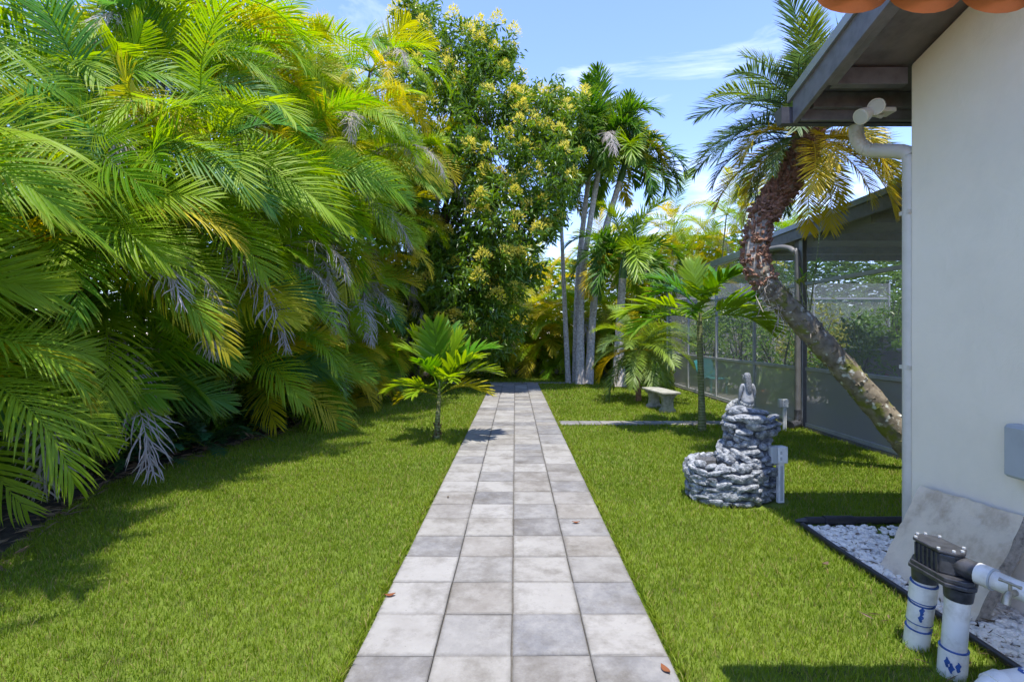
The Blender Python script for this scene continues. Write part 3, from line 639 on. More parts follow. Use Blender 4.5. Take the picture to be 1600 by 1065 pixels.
# ------------------------------------------------------------------ palm fronds
def frond(L, n, ll, lw, e0, bend, seed, V=30, a0=62, a1=22, droop=.8, pet=.18, k=5, fold=.22, prof=.55, rr=.014, curlx=0, bpow=1.25, jit=.08, zig=0):
    """a pinnate leaf that leaves the origin along +X at elevation e0 and arches over by bend degrees"""
    g = np.random.default_rng(seed); mb = MB(); S_ = 40
    s = np.linspace(0, 1, S_ + 1); pitch = R(e0) - R(bend) * s ** bpow
    yaw = R(g.uniform(-14, 14)) * s ** 2
    T = np.stack([np.cos(pitch) * np.cos(yaw), np.cos(pitch) * np.sin(yaw), np.sin(pitch)], -1)
    Pt = np.vstack([[0, 0, 0], np.cumsum((T[:-1] + T[1:]) / 2 * L / S_, 0)])
    tube(mb, Pt[::3].tolist() + [Pt[-1].tolist()], np.linspace(rr, rr * .2, len(Pt[::3]) + 1), 4, False, (.9, .2, 0))
    u = pet + (1 - pet) * np.repeat((np.arange(n) + .5) / n, 2); side_ = np.tile([1., -1.], n)
    u = np.clip(u + g.normal(size=2 * n) * .2 / n, 0, 1); v = (u - pet) / (1 - pet)
    base = np.stack([np.interp(u, s, Pt[:, i]) for i in range(3)], -1)
    Tu = np.stack([np.interp(u, s, T[:, i]) for i in range(3)], -1); Tu /= np.linalg.norm(Tu, axis=1)[:, None]
    Sd = np.cross(Tu, [0, 0, 1.]); Sd /= np.linalg.norm(Sd, axis=1)[:, None] + 1e-6
    U = np.cross(Sd, Tu)
    Sd = Sd * side_[:, None]
    an = R(a0) + (R(a1) - R(a0)) * v ** 1.3 + g.normal(size=2 * n) * jit
    vv = R(V) + g.normal(size=2 * n) * jit * 1.3 + (np.where((np.arange(2 * n) // 2) % 2 == 0, 1, -1) * R(zig))
    D = np.cos(an)[:, None] * Tu + np.sin(an)[:, None] * (np.cos(vv)[:, None] * Sd + np.sin(vv)[:, None] * U)
    ln = ll * (np.clip(np.sin(np.pi * (.10 + .86 * v)), .05, 1)) ** prof * g.uniform(.9, 1.08, 2 * n)
    W = np.cross(D, U); W /= np.linalg.norm(W, axis=1)[:, None] + 1e-6
    pts = [base]; d = D.copy(); dr_ = droop * g.uniform(.6, 1.4, 2 * n)
    for j in range(k):
        d = d + np.outer(dr_ * ((j + 1) / k) ** 1.3 / k, [0, 0, -1.]); d /= np.linalg.norm(d, axis=1)[:, None]
        if curlx: d = d + g.normal(size=d.shape) * curlx
        pts.append(pts[-1] + d * (ln / k)[:, None])
    wprof = np.interp(np.linspace(0, 1, k + 1), [0, .2, .5, .8, 1], [.45, .95, 1, .62, .04])
    Vt = np.empty((2 * n, k + 1, 3, 3)); col = np.zeros((2 * n, k + 1, 3, 3)); rnd = g.random(2 * n)
    for j in range(k + 1):
        N_ = np.cross(W, D); N_ /= np.linalg.norm(N_, axis=1)[:, None]; N_ *= np.sign((N_ * U).sum(1))[:, None]
        hw = lw / 2 * wprof[j]
        Vt[:, j, 0] = pts[j] + W * hw + N_ * hw * fold * 2; Vt[:, j, 1] = pts[j]; Vt[:, j, 2] = pts[j] - W * hw + N_ * hw * fold * 2
        col[:, j, :, 0] = rnd[:, None]; col[:, j, :, 1] = j / k; col[:, j, :, 2] = v[:, None]
    K = (k + 1) * 3; i0 = np.arange(2 * n)[:, None, None, None] * K
    jj = np.arange(k)[None, :, None, None]; cc = np.arange(2)[None, None, :, None]; b0 = i0 + jj * 3 + cc
    F = np.concatenate([b0, b0 + 1, b0 + 4, b0 + 3], -1).reshape(-1, 4)
    mb.add(Vt.reshape(-1, 3), F, col.reshape(-1, 3))
    return mb
def fset(name, mat, specs): return [(e0, frond(*args, **kw).mesh(name, M[mat])) for (e0, args, kw) in specs]
ARECA = []
for e0, bend in ((82, 60), (70, 85), (58, 95), (45, 100), (30, 95), (12, 85), (-10, 62)):
    for s_ in range(3):
        L_ = 1.75 + .25 * s_
        ARECA.append((e0, frond(L_, 48, .58, .0225, e0 + s_ * 3, bend + 8 * s_, 100 + int(e0) * 7 + s_, V=26 - 8 * s_, droop=.4 + .3 * s_, jit=.06).mesh('areca_frond', M['areca'])))
DEAD = [frond(1.9, 46, .42, .013, e, b_, 500 + i, V=-12, droop=1.7, curlx=.12, jit=.28, a0=52, rr=.012).mesh('dead_frond', M['dead']) for i, (e, b_) in enumerate(((38, 112), (18, 92), (48, 128), (2, 78), (28, 120), (-20, 60)))]
ADON = []
for e0, bend in ((80, 50), (62, 110), (45, 130), (28, 125), (5, 90)):
    for s_ in range(2):
        ADON.append((e0, frond(1.75, 56, .52, .036, e0, bend + 12 * s_, 900 + int(e0) * 3 + s_, V=25, droop=.75, a0=65, a1=25, jit=.16, zig=10, pet=.14).mesh('palm_frond', M['adonidia'])))
DATE = []
for e0, bend in ((78, 55), (55, 75), (35, 80), (15, 80), (-8, 72), (-30, 50)):
    for s_ in range(2):
        DATE.append((e0, frond(1.35, 64, .36, .017, e0 + 4 * s_, bend + 6 * s_, 1300 + int(e0) * 5 + s_, V=18, droop=.35, a0=62, a1=30, jit=.09, pet=.14, k=3, rr=.012, prof=.4).mesh('date_frond', M['date'])))
YOUNG = [(e0, frond(1.25, 15, .55, .085, e0, bend, 1700 + i, V=22, droop=.35, a0=58, a1=18, pet=.3, fold=.15, rr=.012, prof=.35).mesh('young_frond', M['young'])) for i, (e0, bend) in enumerate(((84, 20), (66, 62), (50, 70), (36, 70), (20, 62), (-5, 50)))]
FERN = [(e0, frond(.55, 26, .085, .021, e0, bend, 2000 + i, V=4, droop=.2, a0=78, a1=55, pet=.12, k=2, fold=.05, rr=.004, prof=.7).mesh('fern_frond', M['fern'])) for i, (e0, bend) in enumerate(((75, 70), (55, 85), (38, 80), (20, 60)))]
def pick(S, e, rng):
    c = sorted(S, key=lambda q: abs(q[0] - e) + rng.random() * 9); return c[0][1]
YELLOW = (.62, .48, .025); LIME = (.27, .38, .014); ORANGE = (.5, .26, .02); BLUEG = (.03, .15, .07)
def tint(rng, py=.18, pl=.25, pb=.06):
    q = rng.random()
    if q < py: return (*YELLOW, rng.uniform(.35, .85))
    if q < py + pl: return (*LIME, rng.uniform(.3, .8))
    if q < py + pl + pb: return (*BLUEG, rng.uniform(.4, .8))
    return None
def crown(parent, top, S, n, rng, scale=1, az0=None, spread=None, e_hi=80, e_lo=5, name='frond', tints=(.15, .25, .05), dead=0, roll=(0, .12)):
    a = rng.random() * 6.28
    for i in range(n):
        t = i / max(1, n - 1); e = e_hi + (e_lo - e_hi) * t
        az = a + i * 2.39996 + rng.normal() * .25
        if az0 is not None: az = az0 + ((az - az0 + math.pi) % (2 * math.pi) - math.pi) * spread
        o = inst(name, pick(S, e, rng), parent, np.array(top) + np.array([math.cos(az), math.sin(az), 0]) * .03, rot=(roll[0] + rng.normal() * roll[1], rng.normal() * .06, az), scale=scale * rng.uniform(.85, 1.12), tint=tint(rng, *tints))
    for i in range(dead):
        az = rng.random() * 6.28 if az0 is None else az0 - .25 + rng.normal() * .6
        inst('dead_frond', DEAD[int(rng.integers(len(DEAD)))], parent, np.array(top) - np.array([0, 0, .15]), rotz=az, scale=scale * rng.uniform(.85, 1.35), tint=(1, 1, 1, 0))

def areca(loc, label, stems, seed, group='areca palms of the tall hedge on the left', lean=(.35, 0), scale=1, nf=8, az0=None, spread=1, tints=(.15, .3, .05), dead=.5, stem_r=.035, roll=(0, .15)):
    g = np.random.default_rng(seed)
    t = thing('areca_palm', label, 'palm', (*loc, 0), group)
    for h in stems:
        a = g.random() * 6.28; b0 = np.array([loc[0] + math.cos(a) * .3, loc[1] + math.sin(a) * .3, -.05])
        ln = h * .11 + .08
        top = b0 + np.array([lean[0] * h * .3 + math.cos(a) * ln, lean[1] * h * .3 + math.sin(a) * ln * 1.25, h])
        mid = (b0 + top) / 2 + np.array([-(lean[0]) * h * .05, 0, h * .06])
        mb = MB(); tube(mb, spline([b0, mid, top], 10), np.linspace(stem_r * 1.15, stem_r * .8, 10), 7); mb.build('stem', M['stem'], t)
        nd = 1 if (g.random() < dead and h > 1.5) else 0
        if h > 2 and g.random() < dead * .7: nd += 1
        crown(t, top, ARECA, nf, g, scale, az0=az0, spread=spread, e_hi=80, e_lo=-6, tints=tints, dead=nd, roll=roll)
    return t
E = 0.1
hedge = [  # x, d, stem heights, label
    (-4.95, 3.0, (1.0, 1.9, 2.6, 3.4), 'areca palm nearest the camera, large fronds cut off by the left picture edge'),
    (-5.35, 4.3, (.9, 1.8, 2.6, 3.4, 4.2), 'areca palm with broad green fronds arching low over the left bed edge'),
    (-5.5, 5.7, (.9, 1.9, 2.8, 3.7, 4.6), 'areca palm with long drooping fronds behind the nearest ferns'),
    (-5.4, 7.1, (1.1, 2.1, 3.1, 4.1, 5.2), 'areca palm with grey dead fronds hanging above the dark ferns'),
    (-5.2, 8.5, (1.2, 2.3, 3.4, 4.5, 5.7), 'areca palm with blue green fronds behind the last ferns'),
    (-5.0, 10.0, (1.2, 2.4, 3.6, 4.9, 6.1), 'areca palm with withered fronds midway along the hedge'),
    (-4.95, 11.5, (1.2, 2.5, 3.9, 5.3, 6.6), 'areca palm with yellowing fronds in the further half of the hedge'),
    (-4.75, 13.0, (1.3, 2.7, 4.2, 5.7, 7.2), 'tall yellow green areca palm next but one from the hedge end'),
    (-4.65, 14.6, (1.4, 3.0, 4.7, 6.3, 7.8), 'tall areca palm second from the far end of the hedge'),
    (-4.55, 16.2, (1.5, 3.2, 5.0, 6.6, 8.0), 'tallest areca palm at the far end of the hedge beside the mango tree'),
]
for i, (x, d, st, lab) in enumerate(hedge):
    yl = .04 + .03 * i
    st = tuple(h + .45 for h in st) if i < 2 else ((1.15,) + st[1:] + (st[2] * .9,) if i < 5 else (.35, .8) + st)
    if i < 3: x -= .3
    if i > 5: x -= .13 * (i - 5); st = st[:-1] + (st[-1] + .5, st[-2] + .3, 1.6, 3.0)
    areca((x, d), lab, st, 40 + i, az0=-.5, spread=.66, roll=(.4, .5), lean=(.42, -.03), scale=.84 if i < 3 else 1.0, nf=14 if i < 5 else 12, tints=(yl, .42, .07), dead=.62 + .08 * min(i, 5))
for i, (x, d) in enumerate(((-6.6, 4.8), (-6.7, 7.2), (-6.5, 9.6), (-6.3, 11.9), (-6.2, 14.0), (-6.0, 16.6))):
    areca((x, d), ('nearest', 'second', 'third', 'fourth', 'fifth', 'furthest')[i] + ' of the tall areca palms rising behind the front row of the hedge', (4.4 + .25 * i, 5.6 + .3 * i, 6.6 + .35 * i), 80 + i, group='tall palms behind the hedge front', az0=-.2, spread=.8, lean=(.35, 0), scale=1.08, nf=9, tints=(.12 + .05 * i, .3, .02), dead=.5)

# dark foliage mass that closes the hedge behind the stems
def mass(n, boxes, ln, wd, rng):
    P = []
    for (x0, x1, y0_, y1_, z0, z1, w_) in boxes:
        k = int(n * w_); P.append(np.stack([rng.uniform(x0, x1, k), rng.uniform(y0_, y1_, k), z0 + (z1 - z0) * rng.random(k) ** 1.1], -1))
    P = np.concatenate(P); D = rng.normal(size=P.shape); D[:, 2] = np.abs(D[:, 2]) * .3 - .35
    return leafset(P, D, rng.uniform(*ln, len(P)), rng.uniform(*wd, len(P)), rng=rng)
tag(mass(26000, [(-9.0, -6.9, 0, 20, 0, 6.5, .8), (-6.4, -4.9, 2, 18, 0, 2.2, .45)], (.16, .42), (.03, .075), RNG).build('undergrowth', M['shrub'], smooth=False), 'dense dark undergrowth behind the stems of the left hedge', 'undergrowth', kind='stuff')

tag(mass(44000, [(-11, 4, 25.6, 27.5, 0, 5.5, .45), (4, 26, 24.2, 26.5, 0, 6.5, .9), (3, 22, 24, 26, 0, 3, .3), (-11.5, -9.5, 2, 27, 0, 6, .35), (20, 24, 8, 24, 0, 5, .25)], (.2, .55), (.06, .16), RNG).build('treeline', M['shrub'], smooth=False), 'dense green foliage closing the view beyond the garden', 'foliage', kind='stuff')

# ferns at the hedge foot
def fern(loc, label, seed, scale=1, n=11):
    g = np.random.default_rng(seed); t = thing('fern', label, 'fern', (*loc, 0), 'ferns at the foot of the hedge')
    c = MB(); tube(c, [(*loc, -.03), (*loc, .05)], [.05, .02], 6); c.build('crown', M['fibre'], t)
    crown(t, (*loc, .04), FERN, n, g, scale, e_hi=75, e_lo=15, tints=(0, .05, .25))
for i, (p, s_, lab) in enumerate((((330, 700), 1.25, 'blue green sword fern nearest the lawn edge'), ((250, 722), 1.0, 'small fern leftmost at the lawn edge'), ((300, 690), 1.1, 'fern close behind the sword fern'), ((375, 672), 1.5, 'largest dark fern clump beside the lawn'), ((415, 668), 1.3, 'fern second largest, next to the dark clump'), ((455, 655), 1.1, 'furthest fern before the bare hedge foot'), ((350, 655), 1.4, 'tall fern behind the largest clump'))):
    q = gnd(*p); fern((q[0] - .08, q[1]), lab, 300 + i, s_ * 1.35, 14)

# ------------------------------------------------------------------ single palms
def feather_palm(name, label, trunk, radii, S, n, seed, scale=1, mat='trunk', shaft=.6, shaft_r=.09, group=None, tints=(.06, .1, .02), e=(78, 0), dead=0, nt=26, az0=None, spread=1):
    g = np.random.default_rng(seed); b0 = trunk[0]
    t = thing(name, label, 'palm', (b0[0], b0[1], 0), group)
    pth = spline(trunk, nt); rad = np.interp(np.linspace(0, 1, nt), np.linspace(0, 1, len(radii)), radii)
    rad = rad * (1 + .035 * np.sin(np.arange(nt) * 2.6))
    mb = MB(); tube(mb, pth, rad, 12); mb.build('trunk', M[mat], t)
    top = pth[-1]; dr_ = pth[-1] - pth[-3]; dr_ /= np.linalg.norm(dr_)
    if shaft:
        mb = MB(); tube(mb, [top, top + dr_ * shaft * .3, top + dr_ * shaft * .75, top + dr_ * shaft], [rad[-1] * 1.05, shaft_r, shaft_r * .7, shaft_r * .3], 10); mb.build('crownshaft', M['crownshaft'], t); top = top + dr_ * shaft * .8
    crown(t, top, S, n, g, scale, e_hi=e[0], e_lo=e[1], tints=tints, dead=dead, az0=az0, spread=spread)
    return t
tr3 = 'slender palms growing together beyond the path end'
def tp(px, py, d): return at(px, py, d)
feather_palm('slender_palm', 'thinnest pale palm trunk, leftmost of the clump of slender palms', [gnd(888, 598), tp(882, 470, 18.3), tp(876, 320, 18.3)], [.10, .075, .06], ADON, 10, 21, .85, group=tr3, shaft=.5, shaft_r=.08)
feather_palm('slender_palm', 'slender palm with straight trunk in the middle front of the clump', [gnd(906, 600), tp(908, 470, 18.2), tp(917, 380, 18.2), tp(938, 250, 18.3)], [.17, .11, .10, .09], ADON, 24, 22, 1.4, group=tr3, e=(78, -10), dead=2, shaft=.75, shaft_r=.13)
feather_palm('slender_palm', 'slender palm with shaded trunk behind the front one of the clump', [gnd(900, 596), tp(902, 470, 18.6), tp(908, 380, 18.7), tp(925, 235, 18.9)], [.15, .11, .10, .08], ADON, 19, 23, 1.3, group=tr3, e=(78, 0), shaft=.7, shaft_r=.12)
feather_palm('slender_palm', 'right leaning palm trunk of the clump with the rightmost high crown', [gnd(920, 600), tp(926, 500, 18.2), tp(938, 390, 18.2), tp(968, 285, 18.2)], [.16, .12, .11, .10], ADON, 22, 24, 1.35, group=tr3, e=(78, -10), shaft=.8, shaft_r=.13)
feather_palm('feather_palm', 'single palm with swollen pale trunk base right of the slender clump', [gnd(967, 604), tp(967, 560, 17), tp(969, 500, 17), tp(973, 435, 17)], [.26, .19, .15, .13, .12], ADON, 24, 25, 1.2, e=(80, -8), shaft=.8, shaft_r=.13, tints=(.1, .2, 0))
# young palm by the fountain, fronds set one by one as they hang
def young_palm(name, label, base, trunk, radii, fr, scale, matT='stem', shaft=.4, group=None, bands=True):
    t = thing(name, label, 'palm', (base[0], base[1], 0), group)
    mb = MB(); pth = spline(trunk, 18); tube(mb, pth, np.interp(np.linspace(0, 1, 18), np.linspace(0, 1, len(radii)), radii) * (1 + .04 * np.sin(np.arange(18) * 2.2)), 12); mb.build('trunk', M[matT], t)
    for (px_, az, e, sc, tn) in fr:
        inst('frond', pick(YOUNG, e, np.random.default_rng(1)), t, px_, rot=(random.gauss(0, .1), 0, R(az)), scale=sc * scale, tint=tn)
    return t
b0 = gnd(1097, 672); d0 = b0[1]; top = at(1093, 500, d0)
fr = []
G1 = (.07, .24, .01, .5)
for az, e, sc, tn, dz in ((178, 36, 1.05, (*LIME, .6), 0), (200, 20, 1.0, None, -.02), (150, 66, .85, G1, .1), (120, 50, .9, G1, .15), (30, 66, 1.0, G1, .1), (60, 50, 1.1, G1, .18), (-5, 36, 1.15, None, .05), (5, 20, 1.0, (*LIME, .7), 0), (-60, 66, .8, None, .1), (-110, 50, .75, (*LIME, .3), .1), (80, 84, .7, (*LIME, .5), .1), (240, 36, .8, None, 0), (-40, 36, .8, (*LIME, .6), 0)):
    fr.append((top + np.array([0, 0, dz]), az, e, sc, tn))
young_palm('young_palm', 'young green palm with striped trunk standing behind the mermaid fountain', b0, [b0, at(1096, 620, d0), at(1094, 560, d0), top, top + np.array([0, 0, .35])], [.075, .055, .052, .045, .02], fr, 1.05)
b0 = gnd(682, 685); d0 = b0[1]; top = at(686, 618, d0); fr = []
for az, e, sc, tn, dz in ((170, 20, .62, (*YELLOW, .5), 0), (200, 36, .75, (*LIME, .7), .05), (150, 66, .95, (*LIME, .5), .1), (100, 84, .95, G1, .05), (230, 84, .9, (*LIME, .4), .05), (10, 50, .9, (*LIME, .8), .05), (-15, 36, .75, (*YELLOW, .55), 0), (25, 66, 1.0, G1, .1), (300, 84, 1.0, None, .05), (50, 84, .85, (*LIME, .5), .05), (-70, 50, .7, (*LIME, .6), .08), (-120, 36, .65, (*LIME, .6), .02), (250, 66, .7, G1, .1), (-38, 66, .9, (*LIME, .6), .02)):
    fr.append((top + np.array([0, 0, dz]), az, e, sc, tn))
G = young_palm('young_palm', 'small lime green palm in the lawn left of the path', b0, [b0, at(684, 650, d0), top, top + np.array([0, 0, .25])], [.055, .04, .03, .015], fr, .88)
hk = MB()
for k in range(26):
    a = random.random() * 6.28; h = random.uniform(0, .22); bar(hk, (b0[0] + .045 * math.cos(a), b0[1] + .045 * math.sin(a), h), (b0[0] + .09 * math.cos(a), b0[1] + .09 * math.sin(a), h + random.uniform(-.08, .08)), .02, .006, (.1, .2, .9))
hk.build('husk', M['litter'], G, smooth=False)

# leaning date palm in front of the enclosure
D0 = 6.6
ltr = [at(1462, 752, 6.4), at(1418, 694, 6.45), at(1340, 600, 6.55), at(1262, 512, 6.65), at(1207, 455, 6.7), at(1181, 412, 6.75), at(1184, 362, 6.8), at(1202, 320, 6.82), at(1236, 278, 6.88), at(1258, 235, 6.92), at(1264, 205, 6.95)]
lp = thing('date_palm', 'date palm with mossy bent trunk leaning left before the screened patio', 'palm', (ltr[0][0], ltr[0][1], 0))
pth = spline(ltr, 80); lo = pth[:40]; hi = pth[38:]
g = np.random.default_rng(3)
mb = MB(); tube(mb, lo, np.interp(np.linspace(0, 1, 40), [0, .5, 1], [.165, .145, .14]) * (1 + .05 * np.sin(np.arange(40) * 1.9)), 16, jit=.12, rng=g); mb.build('trunk', M['lean'], lp)
mb = MB(); tube(mb, hi, np.interp(np.linspace(0, 1, len(hi)), [0, .3, .6, 1], [.14, .115, .125, .15]), 14, jit=.1, rng=g); mb.build('upper_trunk', M['pale_bark'], lp)
def boots(mb, P, r0, n, t0, t1, ln, rng, bare=False):
    for i in range(n):
        t = t0 + (t1 - t0) * rng.random(); j = min(len(P) - 2, int(t * (len(P) - 1))); p = P[j]; T_ = P[j + 1] - P[j]; T_ /= np.linalg.norm(T_)
        s_ = np.cross(T_, rng.normal(size=3)); s_ /= np.linalg.norm(s_); q = p + s_ * r0 * rng.uniform(.75, 1.05)
        if bare and s_ @ np.array([-.35, -.93, 0]) > .45 and t < .26: continue
        e_ = q + s_ * ln * rng.uniform(.3, 1) + T_ * ln * rng.uniform(-.3, 1.1); bar(mb, q, e_, rng.uniform(.025, .06), rng.uniform(.01, .025), rng.normal(size=3))
mb = MB(); g = np.random.default_rng(5)
boots(mb, hi, .125, 1000, .34, 1.0, .10, g); boots(mb, hi, .125, 520, .0, .5, .055, g, bare=True); tag(mb.build('leaf_bases', M['fibre'], lp, smooth=False), kind='stuff')
mb = MB(); n_ = 0
for t in g.uniform(0.02, .97, 620):                       # shed leaf scars: small raised plates down the bare trunk
    j = int(t * 38); p = lo[j]; T_ = lo[j + 1] - lo[j]; T_ /= np.linalg.norm(T_); s_ = np.cross(T_, g.normal(size=3)); s_ /= np.linalg.norm(s_)
    q = p + s_ * .138; bar(mb, q - T_ * .01, q + s_ * g.uniform(.004, .018) + T_ * .03, g.uniform(.02, .045), .012, s_ + g.normal(size=3) * .5)
tag(mb.build('leaf_scar', M['lean'], lp, smooth=False), kind='stuff')
mb = MB()                                                    # ring of aerial roots at the bend
boots(mb, pth[34:50], .15, 240, 0, 1, .06, g); tag(mb.build('root_mat', M['fibre'], lp, smooth=False), kind='stuff')
mb = MB()
for k in range(22):
    p = pth[int(g.integers(28, 42))]; q = p + np.array([g.normal() * .1, -.12, -.1]); tube(mb, spline([q, q + g.normal(size=3) * .08 + np.array([0, 0, -.1]), q + g.normal(size=3) * .1 + np.array([0, 0, -.28])], 6), .005, 4)
mb.build('aerial_root', M['pale_bark'], lp)
g = np.random.default_rng(12); top = pth[-1]; a = .4
for i in range(58):
    t = i / 57; e = 82 - 116 * t ** 1.0; az = a + i * 2.39996 + g.normal() * .2
    yel = (*YELLOW, g.uniform(.6, .95)) if (t > .62 and g.random() < .75) else ((*LIME, .4) if g.random() < .3 else ((.04, .09, .06, .5) if g.random() < .4 else None))
    inst('frond', pick(DATE, e, g), lp, top + np.array([math.cos(az) * .1, math.sin(az) * .1, .05 - .22 * t]), rot=(g.normal() * .12, g.normal() * .05, az), scale=g.uniform(.95, 1.3) * (1 if t < .6 else .8), tint=yel)
# orchid-like plants growing on the leaning trunk
def epiphyte(name, label, base, stems, leafcol, seed):
    g = np.random.default_rng(seed); t = thing(name, label, 'plant', tuple(base))
    for (top_, nl, ll) in stems:
        mb = MB(); mid = (np.array(base) + np.array(top_)) / 2 + g.normal(size=3) * .02; tube(mb, spline([base, mid, top_], 8), .008, 6); mb.build('stem', M['stem'], t)
        if nl:
            for k in range(nl):
                az = k * 2.4 + g.random(); e = g.uniform(.1, 1.1); P0 = np.array(top_) - np.array([0, 0, .02 * (k % 4)])
                d = np.array([math.cos(az) * math.cos(e), math.sin(az) * math.cos(e), math.sin(e)]); s_ = np.cross(d, [0, 0, 1.]); s_ /= np.linalg.norm(s_)
                lf_ = MB(); V = []; pp = P0.copy(); dd_ = d.copy()
                for j, w_ in enumerate((.4, 1, .95, .6, .05)):
                    V += [pp + s_ * .013 * w_, pp - s_ * .013 * w_]; dd_ = dd_ + np.array([0, 0, -.28]); dd_ /= np.linalg.norm(dd_); pp = pp + dd_ * ll / 4
                cc = np.zeros((10, 3)); cc[:, 0] = g.random()
                lf_.add(V, [(2 * j, 2 * j + 1, 2 * j + 3, 2 * j + 2) for j in range(4)], cc); o = lf_.build('leaf', M['strap'], t); o.color = (*leafcol, .6)
epiphyte('air_plant', 'yellow green strap leaved plant perched low on the leaning trunk', at(1258, 478, 6.5), [(at(1246, 436, 6.45), 11, .24)], (.36, .38, .05), 1)
epiphyte('air_plant', 'tall thin stemmed green orchid growing up from the leaning trunk', at(1266, 485, 6.5), [(at(1254, 430, 6.5), 8, .2), (at(1276, 412, 6.5), 12, .2), (at(1283, 345, 6.5), 0, 0)], (.10, .24, .05), 2)

# ------------------------------------------------------------------ mango tree
def mango():
    g = np.random.default_rng(11); q = gnd(643, 600); b0 = np.array([q[0], q[1], -.05])
    t = thing('mango_tree', 'big flowering mango tree with yellow blossom at the end of the hedge', 'tree', (q[0], q[1], 0))
    lobes = [(655, 40, 38, 17), (650, 110, 55, 17), (715, 110, 60, 16.5), (770, 80, 32, 16.8), (755, 150, 62, 16.3), (690, 200, 75, 16), (770, 240, 80, 15.8), (840, 190, 52, 16), (878, 185, 42, 16.4), (850, 265, 58, 15.6), (700, 320, 85, 15.8), (780, 350, 72, 15.5), (840, 335, 36, 15.6), (660, 420, 70, 15.9), (730, 430, 82, 15.6), (805, 400, 46, 15.8), (690, 510, 62, 16.2), (760, 505, 58, 16.0), (640, 300, 60, 16.6)]
    fork = b0 + np.array([.3, -.2, 2.6])
    mb = MB(); tube(mb, spline([b0, b0 + np.array([.05, 0, 1.3]), fork], 10), np.linspace(.27, .2, 10), 12, jit=.1, rng=g); mb.build('trunk', M['bark_mango'], t)
    lm = MB(); P, Dv = [], []
    bl = []
    for (px_, py_, r, d) in lobes:
        c = at(px_, py_, d); rm = r * d / FPX
        if c[2] > 3: tube(lm, spline([fork, (fork + c) / 2 + np.array([0, 0, .8]) + g.normal(size=3) * .3, c], 9), np.linspace(.11, .025, 9), 6)
        nt = int(62 * (rm / 1.2) ** 2) + 22
        for _ in range(nt):
            v = g.normal(size=3); v /= np.linalg.norm(v); rr = rm * (.35 + .72 * g.random() ** .45); tip = c + v * rr * np.array([1, 1.15, 1])
            if g.random() < .25: tube(lm, [c + v * rr * .3, tip], [.018, .006], 3, False)
            k = 24; dv = g.normal(size=(k, 3)) * .75 + v * .55; dv[:, 2] -= .35
            P.append(np.repeat(tip[None], k, 0) + g.normal(size=(k, 3)) * .11); Dv.append(dv)
            if rr > rm * .82 and (v[1] < .45) and v[2] > -.5 and g.random() < .42: bl.append(tip + v * .1)
    lm.build('limbs', M['bark_mango'], t)
    P = np.concatenate(P); Dv = np.concatenate(Dv)
    leafset(P, Dv, g.uniform(.17, .29, len(P)), g.uniform(.055, .09, len(P)), rng=g, curl=.12).build('crown', M['mango'], t, smooth=False)
    def panicle(seed):
        h = np.random.default_rng(seed); n = 130; z = h.random(n); az = h.random(n) * 6.28; r_ = (.15 * (1 - z) + .03) * h.random(n) ** .4
        Pp = np.stack([r_ * np.cos(az), r_ * np.sin(az), z * .20], -1); Dd = Pp * np.array([1, 1, .2]) + h.normal(size=(n, 3)) * .04 + np.array([0, 0, .05])
        return leafset(Pp, Dd, h.uniform(.03, .085, n), h.uniform(.012, .026, n), rng=h).mesh('blossom', M['blossom'], smooth=False)
    pm = [panicle(s_) for s_ in range(4)]
    g.shuffle(bl)
    for p in bl[:290]: inst('blossom', pm[int(g.integers(4))], t, p, rot=(g.normal() * .5, g.normal() * .5, g.random() * 6), scale=g.uniform(1.1, 1.9))
    return pm
PAN = mango()

# ------------------------------------------------------------------ planting that closes the garden at the back
def shrub(name, label, loc, size, n, mat, seed, ln=(.1, .22), wd=(.04, .08), cat='shrub', group='shrubs closing the garden at the back', blossoms=0, droop=-.1):
    g = np.random.default_rng(seed); t = thing(name, label, cat, (*loc, 0), group)
    mb = MB()
    for k in range(7):
        a = g.random() * 6.28; e_ = np.array([loc[0] + math.cos(a) * size[0] * .6, loc[1] + math.sin(a) * size[1] * .6, size[2] * g.uniform(.5, .85)]); tube(mb, spline([(*loc, -.05), (np.array([*loc, 0]) + e_) / 2 + np.array([0, 0, .25]), e_], 6), np.linspace(.035, .01, 6), 5)
    mb.build('stems', M['bark_mango'], t)
    nc = max(10, n // 26); v = g.normal(size=(nc, 3)); v /= np.linalg.norm(v, axis=1)[:, None]; rr = .45 + .55 * g.random(nc) ** .5
    cc = np.array([loc[0], loc[1], size[2] * .5]) + v * rr[:, None] * np.array([size[0], size[1], size[2] * .52])
    P = np.repeat(cc, 26, 0) + g.normal(size=(nc * 26, 3)) * .13; D = g.normal(size=P.shape) * .7 + np.repeat(v, 26, 0) * .6; D[:, 2] += droop
    P[:, 2] = np.maximum(P[:, 2], .03)
    leafset(P, D, g.uniform(*ln, len(P)), g.uniform(*wd, len(P)), rng=g, curl=.1).build('crown', M[mat], t, smooth=False)
    for k in range(blossoms):
        i = int(g.integers(nc))
        if v[i][1] < .3: inst('blossom', PAN[k % 4], t, cc[i] + v[i] * .15, rot=(g.normal() * .5, g.normal() * .5, 0), scale=g.uniform(.9, 1.4))
    return t
